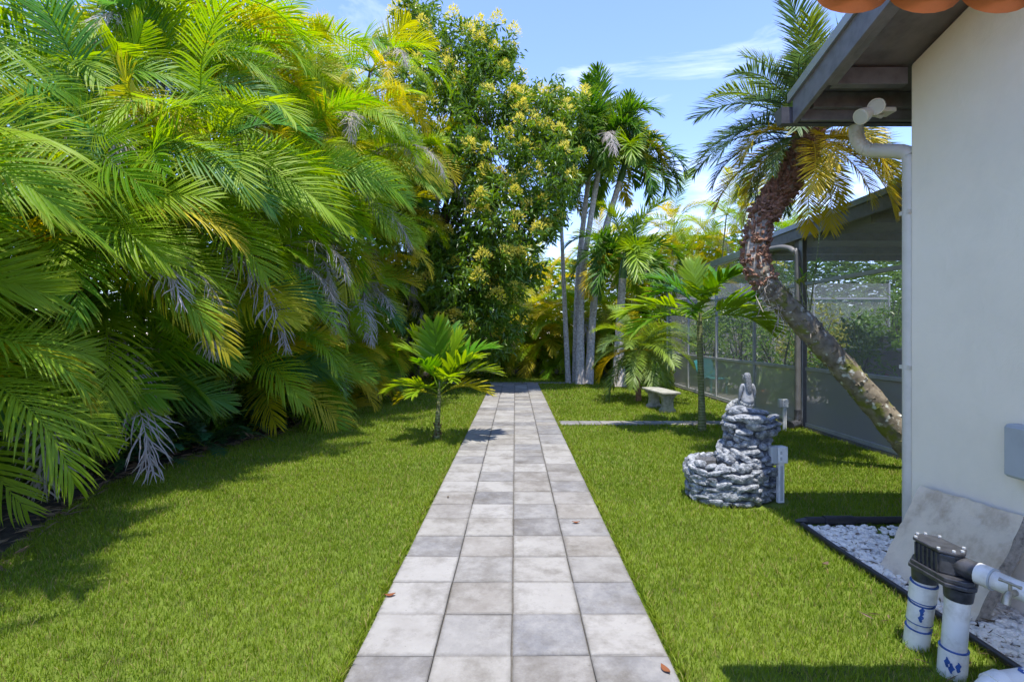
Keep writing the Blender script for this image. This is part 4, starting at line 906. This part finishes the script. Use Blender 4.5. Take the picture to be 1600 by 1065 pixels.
BS = [((-3.2, 20.2), (1.5, 1.2, 3.6), 2600, 'shrub', 'dark leafy shrub below the mango tree', 0), ((-1.2, 21.4), (1.6, 1.2, 3.4), 2600, 'shrub', 'dense dark green shrub right behind the path end', 0),
      ((-.9, 20.6), (1.0, .8, 2.3), 1700, 'mango', 'yellow flowering shrub at the back of the path', 34), ((1.0, 22.4), (1.4, 1.1, 3.0), 2000, 'shrub', 'broad green shrub behind the thin palm trunk', 0),
      ((3.2, 22.6), (1.7, 1.2, 3.4), 2400, 'shrub', 'dark green shrub behind the slender palm clump', 0), ((5.4, 22.2), (1.8, 1.2, 3.8), 2400, 'shrub', 'large green shrub behind the patio end', 0),
      ((-5.4, 21.8), (2.2, 1.4, 5.5), 3200, 'shrub', 'tall dark shrub in the far left corner', 0), ((.2, 24.5), (2.2, 1.4, 4.6), 2600, 'shrub', 'tall shrub in the second row behind the path', 0)]
for i, (l_, s_, n, m_, lab, nb) in enumerate(BS): shrub('shrub', lab, l_, s_, n, m_, 600 + i, blossoms=nb)
BP = [((-2.0, 22.4), (1.4, 2.6, 3.6), 'yellowing areca palm behind the flowering shrub', .35), ((.2, 21.8), (1.0, 1.7, 2.5), 'low areca palm with broad fronds at the path end', .2), ((1.6, 21.6), (.7, 1.3, 2.1), 'small areca palm just left of the slender palm trunks', .3), ((1.9, 23.6), (2.4, 3.6, 4.6), 'yellow fronded areca palm seen through the slender trunks', .5),
      ((3.6, 21.4), (.9, 1.7, 2.6), 'areca palm between the slender clump and the pale palm', .3), ((4.7, 23.6), (2.6, 3.8, 4.8), 'golden areca palm rising behind the pale palm', .55), ((6.6, 23.2), (2.8, 4.0, 5.2), 'golden areca palm over the end of the patio', .55), ((8.4, 22.6), (3.0, 4.2, 5.4), 'areca palm behind the patio eave', .4), ((10.6, 22.6), (3.0, 4.4, 5.6), 'areca palm behind the patio roof', .35), ((5.0, 20.3), (.6, 1.2, 1.9), 'low areca palm against the patio corner', .25), ((-2.6, 20.4), (.7, 1.4, 2.2), 'areca palm with pale fronds under the mango crown', .3), ((2.6, 21.0), (.5, 1.1, 1.9, 2.8), 'lime green areca palm directly behind the slender trunks', .35), ((-.3, 23.2), (2.4, 3.4, 4.4), 'yellow topped areca palm rising over the flowering shrub', .55)]
for i, (l_, st, lab, yl) in enumerate(BP):
    if l_[0] > 4.5 and st[-1] > 4: st = tuple(h * 1.22 for h in st) + (st[-1] * 1.05, st[0] * 1.4)
    areca(l_, lab, st, 700 + i, group='areca palms at the back of the garden', lean=(0, -.1), scale=1.0, nf=11, tints=(yl, .45, 0), dead=.3, stem_r=.03, az0=-1.4, spread=.8)
# feathery fine-leaved palm beside the bench
q = gnd(998, 626)
feather_palm('fine_palm', 'light green fine leaved palm behind the stone bench', [q, at(997, 590, q[1]), at(1000, 545, q[1])], [.08, .06, .05], DATE, 34, 26, 1.05, mat='fibre', shaft=0, e=(84, -34), tints=(.1, .75, 0))
q = gnd(1010, 608); shrub('low_shrub', 'low leafy shrub behind the stone bench', (q[0] + .2, q[1] + .3), (.5, .4, .7), 700, 'shrub', 640, group='low plants by the bench')
# planting seen through the patio screens
for i, (l_, s_, n, m_, lab) in enumerate((((6.6, 13.0), (.7, .9, 2.1), 1500, 'shrub', 'tall potted shrub inside the screened pool area'), ((7.0, 19.4), (1.4, .9, 3.0), 2200, 'shrub_y', 'variegated shrub beyond the far patio screen'), ((9.4, 19.4), (1.4, .9, 2.7), 2200, 'shrub_y', 'yellow green shrub behind the patio counter'), ((11.8, 19.5), (1.5, .9, 3.1), 2200, 'shrub', 'green shrub behind the far patio screen at the right'), ((14.2, 19.8), (1.6, 1.0, 4.2), 2400, 'shrub', 'tall green shrub beyond the patio right end'), ((10.4, 21.0), (1.8, 1.0, 4.4), 2400, 'mango', 'dark tree foliage behind the patio shrubs'), ((16.5, 19.2), (1.8, 1.2, 5), 2500, 'mango', 'dark tree at the far right behind the patio'))):
    shrub('shrub', lab, l_, s_, n, m_, 660 + i, group='plants seen through the patio screens')
for i, (l_, s_, n, m_, lab) in enumerate((((6.9, 10.6), (.6, .6, 1.9), 1100, 'shrub', 'leafy shrub just inside the screen beside the corner post'), ((6.4, 14.8), (.6, .9, 2.6), 1500, 'mango', 'dark bushy plant inside the far half of the screened area'), ((6.3, 16.9), (.6, .8, 2.4), 1400, 'shrub', 'green bushy plant in the farthest bay of the screened area'), ((8.3, 14.6), (.9, .8, 2.5), 1500, 'shrub_y', 'bright yellow green shrub above the left end of the bar counter'), ((9.9, 14.9), (.9, .8, 2.2), 1500, 'shrub', 'green shrub above the middle of the bar counter'), ((11.3, 15.2), (.8, .8, 2.9), 1400, 'mango', 'tall dark shrub above the right end of the bar counter'))):
    shrub('shrub', lab, l_, s_, n, m_, 680 + i, group='plants seen through the patio screens')
for i, (p_, s_, lab) in enumerate((((420, 655), (.55, .6, .8), 'low dark leafy bush behind the ferns of the hedge foot'), ((500, 640), (.5, .7, .7), 'low dark leafy bush under the middle of the hedge'), ((560, 628), (.5, .9, .6), 'low dark leafy bush under the far part of the hedge'), ((330, 672), (.5, .5, 1.0), 'taller dark bush behind the sword fern'))):
    q = gnd(*p_); shrub('low_shrub', lab, (q[0] - .55, q[1] + .2), s_, 1500, 'shrub', 690 + i, ln=(.08, .17), wd=(.03, .055), group='low bushes at the foot of the hedge')
q = (5.75, 12.3)
pp = thing('potted_plant', 'terracotta pot with strappy plant behind the patio screen', 'potted plant', (*q, .03))
mb = MB(); lathe(mb, [(.14, .032), (.2, .3), (.23, .31), (.23, .37), (.2, .37), (.19, .33)], (q[0], q[1], 0), 18); mb.build('pot', M['terracotta_pot'], pp)
g = np.random.default_rng(9)
for k in range(18):
    a = g.random() * 6.28; e_ = g.uniform(.6, 1.35); s_ = np.array([-math.sin(a), math.cos(a), 0]); p_ = np.array([q[0], q[1], .33]); V = []; d = np.array([math.cos(a) * math.cos(e_), math.sin(a) * math.cos(e_), math.sin(e_)])
    for w_ in (.7, 1, .8, .5, .05): V += [p_ + s_ * .022 * w_, p_ - s_ * .022 * w_]; d = d + np.array([0, 0, -.22]); d /= np.linalg.norm(d); p_ = p_ + d * .16
    MB().add(V, [(2 * j, 2 * j + 1, 2 * j + 3, 2 * j + 2) for j in range(4)], np.full((10, 3), g.random())).build('leaf', M['strap'], pp)

# ------------------------------------------------------------------ mermaid fountain
FX, FY = 2.14, 5.36; KX, KY = 2.405, 5.42
ft = thing('fountain', 'cast stone garden fountain with seated mermaid on stacked rocks', 'fountain', (FX, FY, 0))
g = np.random.default_rng(31)
mb = MB(); lathe(mb, [(.28, -.03), (.30, .1), (.31, .30), (.31, .365), (.24, .365), (.22, .25)], (FX, FY, 0), 28, 1.08, .95); mb.build('basin', M['stone_dark'], ft)
mb = MB(); lathe(mb, [(.0, .0), (.24, 0.001)], (FX, FY, .325), 24, 1.08, .95); mb.build('water', M['water'], ft)
mb = MB(); lathe(mb, [(.22, -.03), (.22, .42), (.185, .55), (.17, .68), (.19, .80), (.17, .87)], (KX, KY, 0), 18); mb.build('rock_core', M['stone_dark'], ft)
SB = [MB().add(*blob(np.random.default_rng(60 + i), 2, .6)).mesh('stone', M['stone'], smooth=False) for i in range(9)]
def stone(p, s, az): inst('stone', SB[int(g.integers(9))], ft, p, rot=(g.normal() * .25, g.normal() * .25, az), scale=tuple(s))
for lv, zz in enumerate((.03, .085, .14, .195, .25, .305)):
    n = 17
    for k in range(n):
        a = (k + .5 * (lv % 2) + g.normal() * .12) / n * 6.283; rr = .308 + .005 * lv
        stone((FX + rr * 1.08 * math.cos(a), FY + rr * .95 * math.sin(a), zz + g.normal() * .012), (g.uniform(.028, .05), g.uniform(.065, .12), g.uniform(.026, .042)), a)
for k in range(22):
    a = k / 22 * 6.283 + g.normal() * .04; rr = .30
    stone((FX + rr * 1.08 * math.cos(a), FY + rr * .95 * math.sin(a), .36 + g.normal() * .008), (.048, g.uniform(.055, .075), .036), a)
zz = .03
lv = 0
while zz < .86:
    rr = float(np.interp(zz, [0, .4, .52, .66, .78, .86], [.225, .225, .195, .185, .215, .19])); n = max(8, int(rr * 2 * math.pi / .135))
    for k in range(n):
        a = (k + .5 * (lv % 2) + g.normal() * .15) / n * 6.283
        off = .05 if (zz > .7 and math.cos(a) > 0) else 0
        stone((KX + (rr * (1 + .10 * math.sin(3 * a + zz * 11)) + off) * math.cos(a), KY + rr * (1 + .10 * math.sin(2 * a + zz * 14)) * math.sin(a), zz + g.normal() * .012), (g.uniform(.035, .075), g.uniform(.045, .125), g.uniform(.020, .046)), a)
    zz += .056; lv += 1
for k in range(9):   # rocks spilling from the column into the basin
    p = np.array([KX - .22, KY - .06, .46]) + np.array([g.uniform(-.08, .1), g.uniform(-.12, .1), -k * .016]); stone(p, (.06, .07, .05), g.random() * 6)
stone((KX - .02, KY - .03, .885), (.17, .15, .035), .2); stone((KX - .13, KY - .06, .90), (.07, .09, .045), .8)
MZ = .905; MX, MY = KX + .0, KY - .02
def skin(name, verts, edges, rad, mat, parent, loc, sub=2):
    me = bpy.data.meshes.new(name); me.from_pydata([Vector(v) for v in verts], edges, []); me.materials.append(mat)
    o = bpy.data.objects.new(name, me); C.objects.link(o); o.parent = parent; o.location = np.array(loc) - np.array(wloc(parent)); WL[o] = tuple(loc)
    m_ = o.modifiers.new('skin', 'SKIN'); m_.use_smooth_shade = True; m_.branch_smoothing = .4
    for i, r_ in enumerate(rad): me.skin_vertices[0].data[i].radius = (r_, r_) if np.isscalar(r_) else r_
    for i in range(len(rad)): me.skin_vertices[0].data[i].use_root = (i == 0)
    s_ = o.modifiers.new('smooth', 'SUBSURF'); s_.levels = sub; s_.render_levels = sub
    return o
vv = [(0, 0, .045), (0, 0, .09), (0, -.002, .135), (0, .0, .185), (0, .004, .232), (0, .006, .262), (-.004, .008, .285), (-.012, .010, .315), (-.014, .012, .352),
      (-.052, .004, .243), (-.068, .002, .19), (-.072, .012, .135), (-.068, .045, .085), (.052, .004, .243), (.069, .0, .19), (.075, .008, .135), (.070, .035, .085)]
ed = [(0, 1), (1, 2), (2, 3), (3, 4), (4, 5), (5, 6), (6, 7), (7, 8), (4, 9), (9, 10), (10, 11), (11, 12), (4, 13), (13, 14), (14, 15), (15, 16)]
rd = [.066, (.074, .058), (.056, .044), (.056, .042), (.056, .04), .026, .02, (.032, .036), (.026, .030), .025, .021, .017, .013, .025, .021, .017, .013]
fig = skin('mermaid_figure', vv, ed, rd, M['figure'], ft, (MX, MY, MZ))
tv = [(0, 0, .088), (0, .0, .045), (-.01, .06, .05), (-.03, .12, .05), (-.08, .155, .03), (-.14, .13, .0), (-.175, .06, -.01), (-.19, .0, -.005)]
skin('tail', tv, [(i, i + 1) for i in range(7)], [(.078, .064), .078, .066, .056, .045, .035, .024, .014], M['scale'], ft, (MX, MY, MZ))
mb = MB()
for s_ in (-1, 1):
    P0 = np.array([MX - .19, MY, MZ - .005]); V = [P0 + np.array([0, 0, .012]), P0 + np.array([s_ * .03 - .01, -.03, .016]), P0 + np.array([s_ * .055 - .02, -.085, .01]), P0 + np.array([-.01, -.05, .012])]
    mb.add(V + [v - np.array([0, 0, .014]) for v in V], BOXF)
mb.build('tail_fin', M['stone'], ft, smooth=False)
hv = [(-.014, .0, .366), (-.012, -.026, .345), (-.008, -.034, .31), (-.004, -.04, .27), (0, -.044, .225), (.003, -.043, .18), (.002, -.04, .15)]
hair = skin('hair', hv, [(i, i + 1) for i in range(6)], [(.036, .030), (.040, .028), (.034, .022), (.036, .016), (.036, .013), (.026, .010), (.012, .006)], M['hair'], fig, (MX, MY, MZ))
mb = MB()   # face: nose, brow and chin toward the garden, and the fingers resting on the rock
c = np.array([MX - .014, MY + .012, MZ]); v, f = ICO1
mb.add(v * np.array([.006, .009, .012]) + c + np.array([-.008, .042, .335]), f)
for s_ in (-1, 1): mb.add(v * np.array([.006, .004, .004]) + c + np.array([-.008 + s_ * .013, .036, .346]), f)
mb.add(v * np.array([.011, .004, .003]) + c + np.array([-.008, .038, .319]), f); mb.add(v * np.array([.014, .012, .010]) + c + np.array([-.007, .030, .307]), f)
mb.build('face', M['figure'], fig)
for s_, hx, hy in ((-1, -.068, .045), (1, .070, .035)):
    mb = MB(); P0 = np.array([MX + hx, MY + hy, MZ + .082])
    mb.add(v * np.array([.012, .015, .008]) + P0 + np.array([0, .008, -.006]), f)
    for k in range(5):
        sp = (k - 2) * .0055; ln = (.014, .022, .025, .022, .016)[k]; q_ = P0 + np.array([sp, .016 if k else .006, -.006]); tube(mb, [q_, q_ + np.array([sp * .4 + (-s_ * .006 if k == 0 else 0), ln * .6, -.006]), q_ + np.array([sp * .5 + (-s_ * .01 if k == 0 else 0), ln, -.016])], [.0036, .0032, .0022], 6)
    mb.build('hand', M['figure'], fig)

# electrical boxes
def elec(loc, label, h, s, az):
    t = thing('outlet_box', label, 'outlet box', (*loc, 0), 'weatherproof outlet boxes')
    ca, sa = math.cos(az), math.sin(az)
    def rb(x0, x1, y0_, y1_, z0, z1): 
        m_ = MB(); box(m_, x0, x1, y0_, y1_, z0, z1); m_.v[-1] = np.stack([m_.v[-1][:, 0] * ca - m_.v[-1][:, 1] * sa + loc[0], m_.v[-1][:, 0] * sa + m_.v[-1][:, 1] * ca + loc[1], m_.v[-1][:, 2]], -1); return m_
    rb(-.033 * s, .033 * s, -.02 * s, .02 * s, -.05, h - .002).build('post', M['white_box'], t, smooth=False, bevel=.003)
    rb(-.012 * s, .016 * s, -.0235 * s, -.0205 * s, .0, h - .03).build('grey_strip', M['grey_box'], t, smooth=False)  # thin grey strip standing just off the front of the post
    rb(-.055 * s, .055 * s, -.045 * s, .045 * s, h, h + .165 * s).build('box', M['white_box'], t, smooth=False, bevel=.006)
    cv = rb(-.13 * s, -.058 * s, -.05 * s, .04 * s, h - .005, h + .17 * s).build('cover', M['grey_box'], t, smooth=False, bevel=.012)
    rb(-.055 * s, .0 * s, -.052 * s, -.0455 * s, h + .02 * s, h + .15 * s).build('plate', M['white_box'], t, smooth=False, bevel=.002)
    for zz in (.05, .11): rb(-.036 * s, -.016 * s, -.0555 * s, -.0525 * s, h + zz * s - .016 * s, h + zz * s + .016 * s).build('socket', M['grey_box'], t, smooth=False)
    rb(.056 * s, .08 * s, -.008 * s, .008 * s, h + .07 * s, h + .09 * s).build('cable_gland', M['white_box'], t, smooth=False)
q = gnd(1219, 781); elec((q[0], q[1]), 'white outlet box on a post beside the mermaid fountain', .38, 1.0, .15)
q = at(1226, 655, 9.2); elec((q[0], q[1]), 'small white outlet box on a thin post at the patio corner', .40, .85, 0)

# bench
bn = thing('garden_bench', 'old concrete garden bench on the lawn before the patio', 'bench', (3.27, 11.75, 0)); bn.rotation_euler = (0, 0, R(7))
WL[bn] = (0, 0, 0)
def lb(name, f_, bevel=.012):
    m_ = MB(); f_(m_); o = m_.build(name, M['bench'], bn, smooth=False, bevel=bevel); return o
lb('seat', lambda m_: (box(m_, -.22, .22, -.6, .6, .395, .445)), .016)
for y_ in (-.38, .38):
    lb('leg', lambda m_: prism(m_, [(-.17, -.03), (.17, -.03), (.17, .05), (.12, .09), (.105, .2), (.13, .31), (.19, .36), (.19, .393), (-.19, .393), (-.19, .36), (-.13, .31), (-.105, .2), (-.12, .09), (-.17, .05)], 'y', y_ - .07, y_ + .07), .01)

# ------------------------------------------------------------------ gravel bed, edging, slab, pipes
tag(MB().add([(2.5, -2, -.03), (WX - .002, -2, -.03), (WX - .002, 4.6, -.03), (2.5, 4.6, -.03)], [(0, 1, 2, 3)]).add([(WX - .002, 4.002, -.03), (5.1, 4.002, -.03), (5.1, 4.6, -.03), (WX - .002, 4.6, -.03)], [(0, 1, 2, 3)]).build('gravel_bed', M['soil'], smooth=False), kind='structure')
def pebbles():
    g = np.random.default_rng(77); mb = MB(); protos = [blob(np.random.default_rng(200 + i), 1, .4)[0] for i in range(8)]; f = ICO1[1]; n = 4600; V = []
    x = g.uniform(2.53, 3.02, n); y = g.uniform(1.6, 4.55, n); k = n // 8; x[-k:] = g.uniform(3.02, 4.6, k); y[-k:] = g.uniform(4.02, 4.55, k)
    for i in range(n):
        a, b_, c_ = g.random(3) * 6.28; s = g.uniform(.010, .026) * np.array([1.25, .9, .6]); ca, sa = math.cos(a), math.sin(a)
        v = protos[i % 8] * s; tl = g.normal() * .4; v = np.stack([v[:, 0], v[:, 1] * math.cos(tl) - v[:, 2] * math.sin(tl), v[:, 1] * math.sin(tl) + v[:, 2] * math.cos(tl)], -1)
        V.append(np.stack([v[:, 0] * ca - v[:, 1] * sa + x[i], v[:, 0] * sa + v[:, 1] * ca + y[i], v[:, 2] - .018 + g.random() * .022], -1))
    m_ = len(protos[0]); F = (np.arange(n)[:, None, None] * m_ + f[None]).reshape(-1, 3); mb.add(np.concatenate(V), F)
    tag(mb.build('gravel', M['pebble'], smooth=False), 'white marble chip gravel along the foot of the house wall', 'gravel', kind='stuff')
pebbles()
n = 420; g = np.random.default_rng(4); P = np.stack([g.uniform(2.05, 3.0, n), g.uniform(1.9, 4.5, n), g.uniform(0, .018, n)], -1); P = P[(P[:, 0] > 2.5) | (P[:, 1] < 3.1)]; D = g.normal(size=P.shape); D[:, 2] *= .15
tag(leafset(P, D, g.uniform(.03, .11, len(P)), g.uniform(.004, .014, len(P)), rng=g).build('dry_mulch', M['litter'], smooth=False), 'dry straw and leaf scraps around the pipes and gravel', 'leaf litter', kind='stuff')
mb = MB(); tube(mb, spline([(2.49, -1, .012), (2.485, 2.0, .012), (2.50, 3.2, .01), (2.49, 4.0, .012), (2.50, 4.54, .015)], 40), .022, 10)
tag(mb.build('edging', M['black']), 'long black plastic edging between the lawn and white gravel', 'edging')
mb = MB(); tube(mb, [(2.56, 4.60, .03), (2.95, 4.605, .03), (3.6, 4.61, .03)], .034, 12); ep = mb.build('drain_pipe', M['black']); tag(ep, 'short black drain pipe closing the far end of the gravel', 'pipe')
mb = MB(); tube(mb, [(2.72, 4.60, .03), (2.98, 4.602, .03)], .043, 12); mb.build('coupling', M['black'], ep)
mb = MB(); tube(mb, [(2.47, 4.60, .028), (2.57, 4.60, .03)], [.012, .03], 10); mb.build('end_cap', M['valve'], ep)
# leaning slab
sl_ = thing('concrete_slab', 'stained concrete slab leaning against the house wall', 'slab', (2.68, 3.4, 0))
A, B_, Cc, Dd = np.array([2.63, 3.76, .0]), np.array([2.67, 3.03, .0]), np.array([2.985, 3.06, .60]), np.array([2.965, 3.82, .565])
nrm = np.cross(B_ - A, Dd - A); nrm /= np.linalg.norm(nrm); nrm *= -np.sign(nrm[2]); th = nrm * .075
if th[0] < 0: th = -th
th = np.array([abs(nrm[0]), 0, -abs(nrm[2])]) * .075
vsb = [A, B_, Cc, Dd]
def sub_slab(mb):
    N = 14; top_, bot = [], []
    for i in range(N + 1):
        for j in range(N + 1):
            u, w_ = i / N, j / N; p = (A * (1 - u) + B_ * u) * (1 - w_) + (Dd * (1 - u) + Cc * u) * w_
            edge = i in (0, N) or j in (0, N); p = p + (g.normal(size=3) * .0035 if edge else g.normal(size=3) * .0012); top_.append(p); bot.append(p + th + (g.normal(size=3) * .004 if edge else 0))
    idx = lambda i, j: i * (N + 1) + j
    f = [(idx(i, j), idx(i + 1, j), idx(i + 1, j + 1), idx(i, j + 1)) for i in range(N) for j in range(N)]
    mb.add(top_, f); mb.add(bot, [q_[::-1] for q_ in f])
    return top_, bot, idx, N
mb = MB(); tp_, bt_, idx, N = sub_slab(mb); mb.build('face', M['slab'], sl_, smooth=False)
ring = [idx(i, 0) for i in range(N)] + [idx(N, j) for j in range(N)] + [idx(i, N) for i in range(N, 0, -1)] + [idx(0, j) for j in range(N, 0, -1)]
mb = MB(); k = len(ring); mb.add([tp_[i] for i in ring] + [bt_[i] for i in ring], [(i, (i + 1) % k, k + (i + 1) % k, k + i) for i in range(k)]); mb.build('rough_edge', M['slab_edge'], sl_, smooth=False)

# pool valve on two white pipes
vx = 2.18
vl = thing('pool_valve', 'dark grey pool valve on two upright white pipes', 'valve', (vx, 2.68, 0))
def pipe(pts, r, name='pipe', mat='pvc', parent=vl, n=18, sp=None):
    m_ = MB(); tube(m_, spline(pts, sp) if sp else pts, r, n); return m_.build(name, M[mat], parent)
pl_ = pipe([(2.17, 2.83, -.05), (2.18, 2.775, .38)], .052)
pr_ = pipe([(2.165, 2.59, -.05), (2.18, 2.565, .42)], .052)
def along(a, b_, t): return tuple(np.array(a) * (1 - t) + np.array(b_) * t)
LA, LB = (2.17, 2.83, -.05), (2.18, 2.775, .38); RA, RB = (2.165, 2.59, -.05), (2.18, 2.565, .42)
for (a_, b_, t0, t1, par, r_) in ((LA, LB, .70, .92, pl_, .062), (LA, LB, .05, .33, pl_, .059), (LA, LB, .42, .66, pl_, .059), (RA, RB, .05, .36, pr_, .060)):
    m_ = MB(); tube(m_, [along(a_, b_, t0), along(a_, b_, t1)], r_, 18); m_.build('coupling', M['pvc'], par)
    for t in (t0, t1):
        m_ = MB(); tube(m_, [along(a_, b_, t - .006), along(a_, b_, t + .006)], r_ + .0012, 18); m_.build('primer_ring', M['primer'], par)
g = np.random.default_rng(8)
for (a_, b_, r_, par) in ((LA, LB, .0604, pl_), (RA, RB, .0615, pr_)):
    for k in range(3):
        az = g.uniform(3.4, 5.6); t0 = g.uniform(.1, .55) if par is pl_ else g.uniform(.08, .3); m_ = MB(); V = []
        for j in range(7):
            t = t0 + j * .018; w_ = .22 * math.sin((j + .6) / 7 * 3.1) * (.8 + .25 * math.sin(j * 2.1 + k)); c = np.array(along(a_, b_, t)); aa = az + .035 * math.sin(j * 1.7 + k)
            for q_ in (-1, 1): V.append(c + r_ * np.array([math.cos(aa + q_ * w_), math.sin(aa + q_ * w_), 0]))
        m_.add(V, [(2 * j, 2 * j + 1, 2 * j + 3, 2 * j + 2) for j in range(6)]); m_.build('primer_smear', M['primer'], par)
m_ = MB(); tube(m_, [(2.18, 2.775, .36), (2.18, 2.772, .43)], [.058, .063], 18); m_.build('socket', M['valve'], vl)
m_ = MB(); tube(m_, [(2.18, 2.567, .37), (2.18, 2.562, .43)], [.058, .063], 18); m_.build('socket', M['valve'], vl)
def oct_(cx, cy, wx, wy, c): return [(cx - wx + c, cy - wy), (cx + wx - c, cy - wy), (cx + wx, cy - wy + c), (cx + wx, cy + wy - c), (cx + wx - c, cy + wy), (cx - wx + c, cy + wy), (cx - wx, cy + wy - c), (cx - wx, cy - wy + c)]
m_ = MB(); prism(m_, oct_(2.182, 2.668, .084, .178, .06), 'z', .432, .452); prism(m_, oct_(2.182, 2.668, .078, .170, .06), 'z', .4525, .475); m_.build('flange', M['valve'], vl, smooth=False, bevel=.004)
m_ = MB(); prism(m_, oct_(2.182, 2.685, .063, .122, .042), 'z', .476, .575); m_.build('body', M['valve'], vl, smooth=False, bevel=.008)
lid_p = oct_(2.182, 2.685, .072, .132, .048)
m_ = MB(); prism(m_, lid_p, 'z', .577, .593); lid = m_.build('lid', M['valve'], vl, smooth=False, bevel=.005)
for (x_, y_) in lid_p[::1]:
    q_ = np.array([2.182, 2.685]) + (np.array([x_, y_]) - np.array([2.182, 2.685])) * .88
    m_ = MB(); tube(m_, [(q_[0], q_[1], .5935), (q_[0], q_[1], .602)], .008, 6); m_.build('bolt', M['grey_box'], lid, smooth=False)
for k in range(6):
    y_ = 2.612 + k * .028; m_ = MB(); box(m_, 2.1125, 2.1195, y_, y_ + .009, .478, .572); m_.build('rib', M['valve'], vl, smooth=False)
o0 = np.array([2.195, 2.60, .525]); dv = np.array([.10, -.27, -.02]); dv /= np.linalg.norm(dv)
m_ = MB(); tube(m_, [o0, o0 + dv * .10], .048, 18); m_.build('outlet', M['valve'], vl)
out = pipe([o0 + dv * .095, o0 + dv * .75], .043)
for t0, t1 in ((.097, .155), (.40, .50)):
    m_ = MB(); tube(m_, [o0 + dv * t0, o0 + dv * t1], .051, 18); m_.build('coupling', M['pvc'], out)
    m_ = MB(); tube(m_, [o0 + dv * (t1 - .001), o0 + dv * (t1 + .006)], .0522, 18); m_.build('collar', M['grey_box'], out)
hb = thing('hose_tap', 'small weathered brass tap on the white outlet pipe', 'tap', tuple(o0 + dv * .26))
c = o0 + dv * .26 + np.array([-.05, -.02, -.005]); sd = np.cross(dv, [0, 0, 1.]); sd /= np.linalg.norm(sd)
if sd[0] > 0: sd = -sd
m_ = MB(); tube(m_, [o0 + dv * .26 + sd * .04, o0 + dv * .26 + sd * .085], .014, 10); tube(m_, [o0 + dv * .26 + sd * .083 + np.array([0, 0, .004]), o0 + dv * .26 + sd * .105 + np.array([0, 0, -.012]), o0 + dv * .26 + sd * .112 + np.array([0, 0, -.04])], [.015, .015, .017], 10); m_.build('spout', M['brass'], hb)
m_ = MB(); tube(m_, [o0 + dv * .26 + sd * .08, o0 + dv * .26 + sd * .08 + np.array([0, 0, .045])], .007, 8); m_.build('valve_stem', M['brass'], hb)
m_ = MB(); e_ = o0 + dv * .26 + sd * .08 + np.array([0, 0, .047]); tube(m_, [e_ - dv * .04, e_ - dv * .02, e_, e_ + dv * .02, e_ + dv * .04], [.009, .006, .008, .006, .009], 8); m_.build('handle', M['brass'], hb)
wp = thing('white_pipe', 'fat white plastic pipe at the bottom right corner with blue smears', 'pipe', (2.0, 2.14, 0))
m_ = MB(); tube(m_, spline([(1.90, 2.12, -.05), (1.90, 2.12, .10), (1.915, 2.125, .17), (1.98, 2.135, .215), (2.1, 2.15, .225), (2.7, 2.2, .27)], 40), .058, 20); m_.build('pipe', M['pvc'], wp)
m_ = MB(); tube(m_, [(1.96, 2.134, .208), (2.01, 2.14, .221)], .065, 20); m_.build('coupling', M['pvc'], wp)
for x_ in (2.10, 2.18):
    m_ = MB(); V = []
    for j in range(8):
        aa = 1.0 + j * .3; x2 = x_ + .02 * math.sin(j * 1.3); cz = .225 + (x2 - 2.1) * .075; cy = 2.15 + (x2 - 2.1) * .083
        for q_ in (-.012, .014): V.append((x2 + q_, cy - .0588 * math.cos(aa - .6), cz + .0588 * math.sin(aa - .6)))
    m_.add(V, [(2 * j, 2 * j + 1, 2 * j + 3, 2 * j + 2) for j in range(7)]); m_.build('primer_smear', M['primer'], wp)

# fallen leaves on the pavers
fl_ = MB(); v = []
for i in range(9):
    u = i / 8; w_ = .022 * math.sin(3.14 * min(1, u * 1.05)) ** .8
    v += [(u * .09 - .045, w_, .006 + .012 * (u - .5) ** 2 * 4), (u * .09 - .045, 0, .002 + .010 * (u - .5) ** 2 * 4), (u * .09 - .045, -w_, .006 + .012 * (u - .5) ** 2 * 4)]
fl_.add(v, [(3 * i + c, 3 * i + c + 1, 3 * i + c + 4, 3 * i + c + 3) for i in range(8) for c in (0, 1)], np.full((27, 3), .4))
fm = fl_.mesh('fallen_leaf', M['litter'])
for i, (px_, py_, lab) in enumerate(((900, 817, 'rust brown fallen leaf on the right column of pavers'), (700, 777, 'tiny dark fallen leaf on the left column of pavers'), (609, 931, 'orange fallen leaf in the grass on the left path edge'), (1040, 1048, 'fallen leaf in the grass at the right path edge, nearest the camera'), (1290, 885, 'brown fallen leaf lying in the shaded lawn by the gravel'))):
    q = gnd(px_, py_); o = bpy.data.objects.new('fallen_leaf', fm); C.objects.link(o); o.location = (q[0], q[1], .006 if abs(q[0]) < .8 else .02); o.rotation_euler = (0, 0, i * 1.7); o.scale = (.8,) * 3 if i != 1 else (.5,) * 3
    o.color = (.22, .075, .03, .8) if i in (0, 2, 3) else (.06, .035, .025, .6); tag(o, lab, 'leaf', 'fallen leaves')
